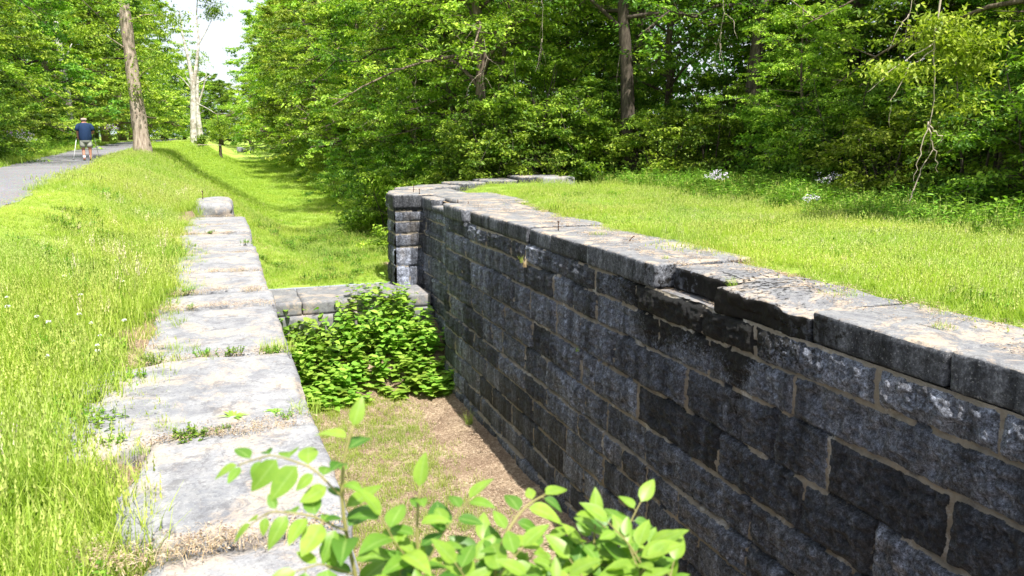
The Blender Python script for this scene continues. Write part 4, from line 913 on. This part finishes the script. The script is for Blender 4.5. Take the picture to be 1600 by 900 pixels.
# ------------------------------------------------------------------ knotweed patch
ks = [weed(500+i, 1.0, 7, .25, .20, None, .16, 1., 4).mesh('foliage', [M['leafK']]) for i in range(4)]
kp = []
for me in ks:
    o = empty('leafy_plant'); link('foliage', me, o); kp.append(o)
cnt = 0; kq = np.random.default_rng(12)
for i in range(230):
    y_ = kq.uniform(16.3, 18.75); x_ = kq.uniform(.75, 4.55)
    lim = 16.75+.25*math.sin(x_*2.3)-.28*(x_-2.2)*(x_ < 5)*.25
    if y_ < lim: continue
    if cnt >= 120: break
    h_ = .34+.24*(y_-lim)+(.25 if x_ > 2.7 and y_ > 17.9 else .2*(y_ > 17.6)); sc = (1., 1., max(.32, h_)*kq.uniform(.65, 1.4))
    loc = (x_, y_, float(floor_z(x_, y_))-.02)
    if cnt < 4: o = kp[cnt]; o.location = loc; o.scale = sc; o.rotation_euler = (0, 0, kq.uniform(0, 6.28))
    else: o = dup(kp[cnt % 4], loc, kq.uniform(0, 6.28), sc)
    tag(o, 'broad-leaved green plant in the dense patch filling the lock in front of the sill', 'plant', 'leafy plants in front of the sill'); cnt += 1
for i, (x_, y_, z_) in enumerate([(2.7, 18.75, -2.75), (3.2, 18.85, -2.6), (3.6, 18.9, -2.5), (3.9, 18.8, -2.6), (2.95, 19.1, -2.4), (3.4, 19.3, -2.36), (3.1, 18.8, -2.9)]):
    tag(dup(kp[i % 4], (x_, y_, z_), i*1.3, (.8, .8, .55)), 'broad-leaved green plant climbing over the top of the stone sill', 'plant', 'leafy plants on top of the sill')

# ------------------------------------------------------------------ flowering clumps
def flowers(loc, h, n, petal, label, seed, spread=.25, sc=1.):
    r = np.random.default_rng(seed); o = empty('flowering_plant', loc, 0, sc)
    b = weed(seed, h, 9, .12, .035, None, spread, 0, max(5, n//4)); link('foliage', b.mesh('foliage', [M['weed']]), o)
    f = MB()
    for i in range(n):
        a = r.uniform(0, 6.28); R0 = spread*1.25*math.sqrt(r.uniform()); c = np.array([math.cos(a)*R0, math.sin(a)*R0, h*r.uniform(.8, 1.2)])
        for k in range(7):
            p = c+r.normal(0, .022, 3)
            for q in range(4):
                d = np.array([math.cos(q*1.57+k), math.sin(q*1.57+k), .2])+r.normal(0, .25, 3)
                leafcards(f, p[None], d[None], np.array([[0, -.3, 1.]])+r.normal(0, .4, (1, 3)), np.array([.018]), np.array([.016]), np.array([r.uniform()]))
    link('blossom', f.mesh('blossom', [M[petal]], False), o); return tag(o, label, 'flowers')
flowers((-7.25, 35.6, .6), .85, 60, 'lilac_petal', 'purple dame\'s rocket flowers on the far verge of the gravel path', 1, .45, 1.1)
flowers((-7.4, 37.8, .6), .85, 50, 'pale_petal', 'pale lilac flowers right of the purple clump on the far path verge', 2, .35, 1.0)
flowers((-11.3, 88, .6), .9, 34, 'pale_petal', 'pale flowers on the path verge just right of the walking man', 3, .4, 1.8)
flowers((-12.8, 118, .6), .9, 40, 'lilac_petal', 'small lilac flower clump on the verge left of the leaning trunk', 4, .3, 2.2)
flowers((11.3, 16.6, .03), .55, 34, 'pale_petal', 'bushy clump of white-lilac flowers where lawn meets herbs', 5, .22)
flowers((13.0, 14.7, .0), .55, 20, 'pale_petal', 'white-lilac flower clump right of the bushy one, nearer the dark wood', 6, .2)
flowers((10.2, 12.0, .03), .35, 9, 'pale_petal', 'few small pale flowers at the edge of the lawn below the hanging limb', 7, .18)
flowers((14.5, 18.9, .0), 1.15, 7, 'pale_petal', 'tall thin pale flowers beside the upright dead stalk', 8, .08)
flowers((6.6, 29.2, -2.1), .7, 26, 'lilac_petal', 'lilac flowers at the foot of the shrub behind the wall pier', 9, .3)

# clover heads in the left meadow
cb = MB(); r = np.random.default_rng(31)
cb.tube(np.array([[0,0,0],[.004,0,.06],[0,.004,.13]]), [.0012,.0011,.001], 4, 0, False)
hb = MB()
for i in range(70):
    d = r.normal(0, 1, 3); d[2] = abs(d[2])*1.0-.25; d /= np.linalg.norm(d)
    leafcards(hb, np.array([[0,.004,.135]])+d*.004, d[None], r.normal(0, 1, (1, 3)), np.array([.012]), np.array([.005]), np.array([r.uniform()]))
c0 = None
for i, (x_, y_) in enumerate([(-.93,6.2),(-1.02,6.35),(-1.15,6.0),(-1.25,6.15),(-.85,5.95),(-.98,5.75),(-.82,5.6),(-.78,5.35),(-1.4,6.1),(-.72,6.25),(-1.05,5.3),(-1.5,6.5),(-1.2,4.4),(-1.35,3.6),(-1.1,7.0),(-1.3,7.6),(-.9,8.0),(-1.1,9.2)]):
    loc = (x_, y_, float(hgt(x_, y_))+.05)
    if c0 is None:
        c0 = empty('clover_flower', loc); link('stem', cb.mesh('stem', [M['weed']]), c0); link('blossom', hb.mesh('blossom', [M['white_petal']], False), c0); o = c0
    else: o = dup(c0, loc, i, 1+.2*math.sin(i))
    tag(o, 'white clover flower head in the meadow grass beside the pale slabs', 'flower', 'white clover beside the slabs')

# small plants on the stonework
def rosette(loc, label, n=16, L=.075, W=.02, seed=0, up=.35):
    r = np.random.default_rng(seed); b = MB()
    for i in range(n):
        a = i*2.4; pointed_leaf(b, (0,0,.0), [math.cos(a), math.sin(a), up*r.uniform(.4, 1.6)], [0,0,1], L*r.uniform(.7, 1.2), W*r.uniform(.8, 1.2), r.uniform(.3, 1), .25)
    o = link('weed', b.mesh('weed', [M['leafK']]), None, loc); return tag(o, label, 'weed')
rosette((-.02, 4.34, .01), 'flat green rosette weed growing in the slab joint, left of two', 20, .075, .018, 1)
rosette((.19, 4.38, .01), 'paler spiky rosette weed in the slab joint, nearer the wall edge', 18, .055, .010, 2, .2)
def tuft_thing(loc, label, nb, h, spread, seed, mat='grassR', rx=0.):
    b = tuft(nb, h, spread, .005, .8, seed); o = link('grass_tuft', b.mesh('grass_tuft', [M[mat]]), None, loc); o.rotation_euler = (rx, 0, 0); return tag(o, label, 'grass tuft')
tuft_thing((4.93, 6.86, -.05), 'spiky grass tuft growing on the broken black coping stone', 60, .15, .05, 1)
tuft_thing((5.02, 8.35, .02), 'small grass tuft on the coping beside the gap in the stones', 40, .09, .05, 2)
tuft_thing((5.25, 4.55, .03), 'low green tuft on the littered coping nearest the viewer', 60, .06, .10, 3)
tuft_thing((5.45, 5.9, .03), 'green mat of short grass at the back of the broken coping', 130, .05, .2, 4)
tuft_thing((5.35, 10.9, .03), 'short green tuft beside the iron pin on the coping', 80, .06, .14, 5)
tuft_thing((4.62, 12.1, -.62), 'dry pale grass tuft hanging from a joint high in the dark wall', 40, .22, .03, 6, 'dry')
tuft_thing((4.60, 12.2, -.56), 'small green grass tuft in the same high joint of the dark wall', 20, .16, .03, 7)
tuft_thing((4.60, 9.95, -1.50), 'tiny green seedling sprouting from a mid-height joint of the dark wall', 16, .09, .03, 8)
tuft_thing((4.40, 14.6, -4.2), 'long green grass tuft at the foot of the dark wall', 70, .36, .09, 9)
tuft_thing((.30, 5.72, .0), 'yellow-green grass tuft at the wall edge between two pale slabs', 130, .13, .13, 10, 'grass')
tuft_thing((.36, 4.35, -.02), 'feathery tuft at the corner of the slabs above the lock floor', 90, .12, .10, 11, 'grass')

# iron pins in the stones
def pin(loc, h, label, head=True, tilt=(0, 0)):
    b = MB(); b.tube(np.array([[0,0,-.03],[tilt[0]*.5,tilt[1]*.5,h*.5],[tilt[0],tilt[1],h]]), [.010,.009,.009], 8)
    if head: b.tube(np.array([[tilt[0],tilt[1],h-.004],[tilt[0],tilt[1],h+.012]]), [.02,.017], 8)
    return tag(link('iron_pin', b.mesh('iron_pin', [M['iron']]), None, loc), label, 'iron pin')
pin((5.06, 11.75, .03), .11, 'rusty iron pin standing in the coping half-way along the dark wall')
pin((4.80, 20.9, .02), .20, 'tall rusty iron pin at the left on top of the stone pier', True, (.01, 0))
pin((4.82, 20.3, .02), .12, 'shorter rusty iron pin on the wall corner beside the pier')
pin((-.42, 20.1, .06), .16, 'rusty iron pin on the separate block at the end of the slab row')
pin((4.98, 18.1, -.16), .06, 'short iron stub on the lowered stones near the pier, first of three', False)
pin((5.10, 17.7, .0), .06, 'iron stub in the middle of three near the broken coping notch', False)
pin((5.20, 17.2, .0), .05, 'iron stub nearest the broken coping notch, last of three', False)
pin((5.45, 10.1, .03), .05, 'bent rusty iron piece lying low on the coping by the lawn', False, (.10, .02))

# ------------------------------------------------------------------ sapling in front
sp = empty('elm_sapling', (.45, 1.15, -.12)); O = np.array([.45, 1.15, -.12])
stm, lfm = MB(), MB(); r = np.random.default_rng(77)
def spline(P, n=24):
    P = np.array(P, float); q = np.linspace(0, len(P)-1, n); A = np.stack([np.interp(q, np.arange(len(P)), P[:,k]) for k in range(3)], -1)
    for _ in range(3): A[1:-1] = (A[:-2]+2*A[1:-1]+A[2:])/4
    return A
def shoot(P, r0, r1, start, step, L, plane=None, tip=True, hang=.25, spread=1.15):
    A = spline(P); stm.tube(A-O, np.linspace(r0, r1, len(A)), 6, .5)
    seg = np.linalg.norm(np.diff(A, axis=0), axis=1); cum = np.concatenate([[0], np.cumsum(seg)]); s_ = cum[-1]*start; k = 0
    while s_ < cum[-1]-.004:
        c = np.array([np.interp(s_, cum, A[:,j]) for j in range(3)]); i = min(len(A)-2, np.searchsorted(cum, s_)); T = A[i+1]-A[max(0, i-1)]; T /= np.linalg.norm(T)
        nrm = np.array([r.normal(0, .2), -.35+r.normal(0, .2), 1.]) if plane is None else np.array(plane)+r.normal(0, .15, 3)
        if abs(T[2]) > .75 and plane is None:
            a = k*2.6+r.uniform(-.4, .4); side = np.array([math.cos(a), math.sin(a), .25])
            d = side+T*.35; nrm = np.array([0, -.2, 1.])-side*.3
        else:
            side = np.cross(T, nrm); side /= np.linalg.norm(side); d = side*(1 if k % 2 else -1)*spread+T*.65
        d = d+np.array([0, 0, -hang*r.uniform(.3, 1.4)]); d /= np.linalg.norm(d)
        u = s_/cum[-1]; l = .98*L*r.uniform(.6, 1.25)*(.75+.5*math.sin(min(1, (u-start)/(1-start)*1.1+.12)*3.0))
        pet = .006; stm.tube(np.array([c, c+d*pet])-O, .0009, 4, .5, False)
        pointed_leaf(lfm, c+d*pet-O, d, nrm, l, l*r.uniform(.48, .58), np.clip(r.normal(.5, .33), 0, 1), r.uniform(-.1, .55), 0, .14, 7)
        s_ += step*r.uniform(.8, 1.2); k += 1
    if tip:
        pointed_leaf(lfm, A[-1]-O, T+np.array([0, 0, -.1]), nrm, L*.9, L*.45, .8, .2, 0, .14, 7)
shoot([(.45,1.15,-.12),(.30,1.2,.35),(.18,1.21,.70),(.150,1.232,.90),(.158,1.24,.98),(.178,1.25,1.035)], .006, .0018, .70, .020, .055)
shoot([(.150,1.232,.925),(.11,1.25,.972),(.05,1.285,.990),(-.005,1.30,.972)], .0018, .001, .12, .0150, .050, plane=(-.1,-.55,.85), hang=.55)
shoot([(.155,1.225,.865),(.10,1.22,.905),(.04,1.235,.915),(.01,1.24,.895)], .0018, .001, .10, .0155, .047, plane=(-.1,-.5,.85), hang=.55)
shoot([(.16,1.2,.80),(.11,1.18,.84),(.07,1.17,.84)], .0016, .001, .1, .019, .055, plane=(0,-.5,.85), hang=.4)
shoot([(.45,1.15,-.12),(.34,1.15,.4),(.27,1.16,.70),(.262,1.18,.86),(.275,1.20,.935)], .006, .0016, .62, .018, .062)
shoot([(.27,1.17,.80),(.31,1.18,.86),(.36,1.20,.90)], .0018, .001, .05, .018, .062, hang=.2)
shoot([(.262,1.17,.80),(.225,1.17,.86),(.205,1.18,.905)], .0018, .001, .05, .018, .06, hang=.2)
shoot([(.45,1.15,-.12),(.42,1.14,.4),(.37,1.13,.72),(.40,1.16,.835),(.455,1.19,.875),(.50,1.205,.882)], .006, .0014, .60, .019, .06, hang=.15)
shoot([(.37,1.13,.74),(.33,1.12,.80),(.31,1.12,.835)], .0018, .001, .1, .018, .062)
shoot([(.40,1.14,.76),(.45,1.15,.80),(.49,1.16,.82)], .0018, .001, .1, .018, .06)
shoot([(.45,1.15,-.12),(.53,1.13,.4),(.56,1.14,.68),(.572,1.158,.765),(.583,1.175,.838)], .005, .0014, .80, .019, .058, plane=(-.3,-.75,.6), hang=-.1)
shoot([(.45,1.15,-.12),(.60,1.1,.4),(.68,1.09,.66),(.700,1.108,.735)], .005, .0014, .85, .018, .05, hang=.0)
for k_ in range(64):
    bx, by, bz = r.uniform(.12, .66), r.uniform(1.02, 1.2), r.uniform(.60, .83)
    a = r.uniform(0, 6.28); bz -= .04*(bx < .2)
    shoot([(.42+(bx-.42)*.5, 1.13, .42), (bx, by, bz-.06), (bx+.04*math.cos(a), by+.04*math.sin(a), bz), (bx+.08*math.cos(a), by+.07*math.sin(a), bz+.035)], .0025, .001, .55, .019, .062, hang=.15)
link('stem', stm.mesh('stem', [flat_mat('green_stem', (.22,.20,.07), .6)]), sp)
b_ = NB('sapling_leaf'); c_ = b_.ramp(b_.attr('rnd'), [(0, (.07,.18,.025)), (.5, (.18,.33,.040)), (1, (.32,.46,.06))]); c_ = b_.mix(b_.ramp(b_.attr('tt'), [(.82, 0), (1, .6)]), c_, (.34,.48,.14)); c_ = b_.mix(b_.ramp(b_.noise(60, 3), [(.4, 0), (.7, .35)]), c_, (.09,.22,.03))
lmat = b_.leaf(c_, b_.mix(1., c_, (1.05,1.15,.5), 'MULTIPLY'), .45, .4, .4)
link('foliage', lfm.mesh('foliage', [lmat]), sp)
tag(sp, 'bright green elm sapling with pointed leaves growing at the near wall edge', 'sapling')

# ------------------------------------------------------------------ people
def skin_obj(name, verts, edges, radii, mat, parent, root=0, sub=2):
    me = bpy.data.meshes.new(name); me.from_pydata(verts, edges, []); o = link(name, me, parent); me.materials.append(mat)
    md = o.modifiers.new('skin', 'SKIN'); sv = me.skin_vertices[0].data
    for i, rd in enumerate(radii): sv[i].radius = rd if hasattr(rd, '__len__') else (rd, rd)
    sv[root].use_root = True; md.use_smooth_shade = True
    s2 = o.modifiers.new('sub', 'SUBSURF'); s2.levels = sub; s2.render_levels = sub; return o
def person(loc, rz, shirt, shorts, label, sc=1., hair=True):
    o = empty('person', loc, rz, sc); sk = flat_mat('skin_tone', (.44,.21,.15), .6, .08)
    # facing +y ; pelvis 0, belly 1, chest 2, neckbase 3, neck 4, head 5, crown 6
    V = [(0,0,.95),(0,.02,1.12),(0,.0,1.34),(0,0,1.47),(0,.02,1.54),(0,.035,1.63),(0,.03,1.70),
         (-.20,0,1.42),(-.27,-.02,1.17),(-.25,.12,.95),(-.25,.16,.88),
         (.20,0,1.42),(.30,.02,1.19),(.30,.20,1.10),(.29,.27,1.09),
         (-.11,0,.88),(-.11,.06,.50),(-.11,-.06,.10),(-.11,.02,.04),(-.11,.12,.03),
         (.11,0,.88),(.12,-.03,.50),(.12,-.02,.10),(.12,.05,.04),(.12,.15,.03)]
    E_ = [(0,1),(1,2),(2,3),(3,4),(4,5),(5,6),(3,7),(7,8),(8,9),(9,10),(3,11),(11,12),(12,13),(13,14),(0,15),(15,16),(16,17),(17,18),(18,19),(0,20),(20,21),(21,22),(22,23),(23,24)]
    Rr = [(.14,.11),(.15,.12),(.12,.09),(.06,.06),(.062,.062),(.085,.10),(.065,.08),.055,.050,.042,.036,.055,.050,.042,.036,.10,.068,.042,.045,.03,.10,.068,.042,.045,.03]
    skin_obj('body', V, E_, Rr, sk, o)
    def loft(b, rings, k=18):
        V = []; a = np.arange(k)*2*np.pi/k
        for (c, rx, ry) in rings: V.append(np.stack([c[0]+rx*np.cos(a), c[1]+ry*np.sin(a), np.full(k, c[2])+.006*np.sin(a*3+c[2]*20)], -1))
        n = len(rings); i = np.arange(n-1)[:,None]*k; j = np.arange(k)[None]; b.add(np.vstack(V), np.stack([i+j, i+(j+1)%k, i+k+(j+1)%k, i+k+j], -1).reshape(-1, 4), None, .5)
    b = MB(); loft(b, [((0,0,.80),.20,.165),((0,.01,.86),.225,.19),((0,.03,.98),.235,.215),((0,.03,1.12),.24,.215),((0,.01,1.26),.235,.19),((0,0,1.37),.225,.16),((0,0,1.45),.205,.13),((0,0,1.495),.13,.105),((0,0,1.505),.075,.075)])
    for s in (-1, 1): b.tube(np.array([[s*.13,0,1.41],[s*.205,0,1.39],[s*.255,0,1.30],[s*.285,-.005,1.19]]), [.085,.092,.088,.090], 12)
    link('shirt', b.mesh('shirt', [shirt]), o)
    b = MB(); loft(b, [((0,0,.98),.17,.14),((0,0,.88),.20,.17),((0,0,.78),.205,.17),((0,.0,.74),.19,.15)])
    for s in (-1, 1): b.tube(np.array([[s*.10,0,.88],[s*.105,.0,.76],[s*.115,.02*(-s),.64],[s*.12,.03*(-s),.55]]), [.10,.112,.112,.115], 12)
    link('shorts', b.mesh('shorts', [shorts]), o)
    # fingers: four and a thumb curled round the pole grip
    for (hx, hy, hz, s) in ((-.25,.165,.865,1), (.29,.275,1.085,-1)):
        hb_ = MB()
        for q in range(4): hb_.tube(np.array([[hx+s*.02,hy+.0,hz+.03-q*.018],[hx+s*.035,hy+.03,hz+.028-q*.018],[hx+s*.01,hy+.05,hz+.026-q*.018]]), [.010,.009,.007], 6)
        hb_.tube(np.array([[hx+s*.02,hy-.01,hz+.035],[hx+s*.03,hy+.02,hz+.055],[hx+s*.015,hy+.045,hz+.06]]), [.011,.010,.008], 6)
        link('hand', hb_.mesh('hand', [sk]), o)
    for s in (-1, 1):
        fb = MB(); fb.tube(np.array([[s*.082,.035,1.665],[s*.098,.03,1.65],[s*.094,.03,1.62],[s*.082,.035,1.605]]), [.010,.016,.014,.008], 6); link('ear', fb.mesh('ear', [sk]), o)
    fb = MB(); fb.tube(np.array([[0,.125,1.66],[0,.152,1.625],[0,.13,1.618]]), [.010,.016,.012], 6); link('nose', fb.mesh('nose', [sk]), o)
    if hair:
        h = MB(); n = 10
        for i in range(n):
            a = math.pi*1.0+math.pi*i/(n-1); h.tube(np.array([[math.cos(a)*.080,.03+math.sin(a)*.088,1.585],[math.cos(a)*.092,.03+math.sin(a)*.102,1.63],[math.cos(a)*.082,.03+math.sin(a)*.090,1.675]]), [.014,.018,.012], 5)
        link('hair', h.mesh('hair', [flat_mat('grey_hair', (.42,.36,.32), .9)]), o)
    sh = flat_mat('dark_shoe', (.04,.035,.03), .7); sc_ = flat_mat('pale_sock', (.62,.58,.66), .8, .05)
    for (x, y0) in ((-.11,.02), (.12,.05)):
        skin_obj('shoe', [(x,y0-.08,.05),(x,y0+.02,.05),(x,y0+.13,.04)], [(0,1),(1,2)], [(.045,.05),(.052,.055),(.045,.035)], sh, o, 0, 1)
        kb = MB(); kb.tube(np.array([[x,y0-.06,.22],[x,y0-.055,.15],[x,y0-.03,.08]]), [.056,.053,.052], 10); link('sock', kb.mesh('sock', [sc_]), o)
    return tag(o, label, 'person')
pl = (-4.66+.0, 34., .56)
person(pl, R_(12), flat_mat('navy_cotton', (.010,.030,.085), .85, .3, 12), flat_mat('grey_green_shorts', (.30,.31,.27), .85, .15), 'balding person in navy t-shirt and grey shorts walking away on the path with poles', .94)
def pole(loc, top, col, label):
    b = MB(); b.tube(np.array([[0,0,0],[top[0]*.5,top[1]*.5,top[2]*.5],top]), [.006,.009,.010], 7)
    o = link('trekking_pole', b.mesh('trekking_pole', [flat_mat('pole_paint', col, .4, .1)]), None, loc)
    g = MB(); t_ = np.array(top); g.tube(np.array([t_*.93, t_*1.02]), [.016,.018], 8); link('grip', g.mesh('grip', [flat_mat('grip_foam', (.03,.03,.03), .9)]), o)
    k = MB(); k.tube(np.array([t_*.05, t_*.06]), [.03,.028], 10); link('basket', k.mesh('basket', [flat_mat('basket_plastic', (.05,.05,.05), .6)]), o)
    return tag(o, label, 'walking pole')
pole((pl[0]-.46, pl[1]-.12, pl[2]+.01), (.15, .22, .88), (.78,.80,.82), 'white walking pole in the left hand of the man on the path')
pole((pl[0]+.43, pl[1]-.15, pl[2]+.01), (-.20, .40, 1.10), (.06,.06,.06), 'dark walking pole in the right hand of the man on the path')
person((-8.9, 150., .56), R_(5), flat_mat('black_cotton', (.012,.014,.018), .85), flat_mat('black_trousers', (.015,.015,.02), .85), 'tiny distant person in dark clothes far along the gravel path', 1.0, False)
# small grey stone remains far up the bed
fw = MB()
for i, (dx, w_, h_) in enumerate([(0, 1.2, .7), (1.1, .9, .45), (1.9, 1.3, .8)]):
    V_, F_, a_ = stone(dx, dx+w_, 0, 1.2, -.3, h_, .12, .2, .12, 300+i); fw.add(V_, F_)
tag(link('stone_ruin', fw.mesh('stone_ruin', [flat_mat('grey_stone', (.2,.2,.22), .9, .4, 3)]), None, (3.3, 165, -1.4)), 'small grey stone remains in the canal bed at the far end', 'stone ruin')

# ------------------------------------------------------------------ light, sky, camera
EL, AZ = R_(61), math.atan2(math.sin(R_(9)), -math.cos(R_(9)))     # azimuth from +Y towards +X
sd = Vector((math.sin(AZ)*math.cos(EL), math.cos(AZ)*math.cos(EL), math.sin(EL)))
sun = bpy.data.lights.new('sun', 'SUN'); sun.energy = 5.0; sun.angle = R_(.55); sun.color = (1., .955, .88)
so = bpy.data.objects.new('sun', sun); COL.objects.link(so); so.rotation_euler = sd.to_track_quat('Z', 'Y').to_euler(); so.location = (0, -20, 40)
w = bpy.data.worlds.new('World'); S.world = w; w.use_nodes = True; nt = w.node_tree; nt.nodes.clear()
sky = nt.nodes.new('ShaderNodeTexSky'); sky.sky_type = 'NISHITA'; sky.sun_disc = False; sky.sun_elevation = EL; sky.sun_rotation = AZ % (2*math.pi)
sky.air_density = 1.; sky.dust_density = 2.; sky.altitude = 50
tc = nt.nodes.new('ShaderNodeTexCoord'); nz = nt.nodes.new('ShaderNodeTexNoise'); nz.inputs['Scale'].default_value = 2.2; nz.inputs['Detail'].default_value = 6
rp = nt.nodes.new('ShaderNodeValToRGB'); rp.color_ramp.elements[0].position = .25; rp.color_ramp.elements[0].color = (.62,.62,.62,1); rp.color_ramp.elements[1].position = .6; rp.color_ramp.elements[1].color = (.85,.85,.85,1)
mx = nt.nodes.new('ShaderNodeMix'); mx.data_type = 'RGBA'; mx.inputs[7].default_value = (5.4, 5.7, 6.3, 1)
bg = nt.nodes.new('ShaderNodeBackground'); bg.inputs[1].default_value = .10; wo = nt.nodes.new('ShaderNodeOutputWorld')
L = nt.links; L.new(tc.outputs['Generated'], nz.inputs['Vector']); L.new(nz.outputs[0], rp.inputs[0]); L.new(rp.outputs[0], mx.inputs[0]); L.new(sky.outputs[0], mx.inputs[6]); L.new(mx.outputs[2], bg.inputs[0]); L.new(bg.outputs[0], wo.inputs[0])
cam = bpy.data.cameras.new('camera'); co = bpy.data.objects.new('camera', cam); COL.objects.link(co); S.camera = co
co.location = (0, 0, 1.5); co.rotation_euler = (R_(90-10.831), 0, R_(-19.96)); cam.lens = 27.99; cam.sensor_width = 36; cam.clip_end = 3000; cam.clip_start = .05
cam.dof.use_dof = True; cam.dof.focus_distance = 7.5; cam.dof.aperture_fstop = 5.0
S.view_settings.view_transform = 'Standard'; S.view_settings.look = 'None'; S.view_settings.gamma = 1; S.view_settings.exposure = 1.14
S.render.engine = 'CYCLES'; cy = S.cycles; cy.use_denoising = True; cy.denoiser = 'OPENIMAGEDENOISE'; cy.max_bounces = 6; cy.diffuse_bounces = 3; cy.glossy_bounces = 2; cy.transmission_bounces = 4; cy.transparent_max_bounces = 4
cy.caustics_reflective = False; cy.caustics_refractive = False; cy.sample_clamp_indirect = 6; S.render.use_persistent_data = False
print('leaf cards', tot)
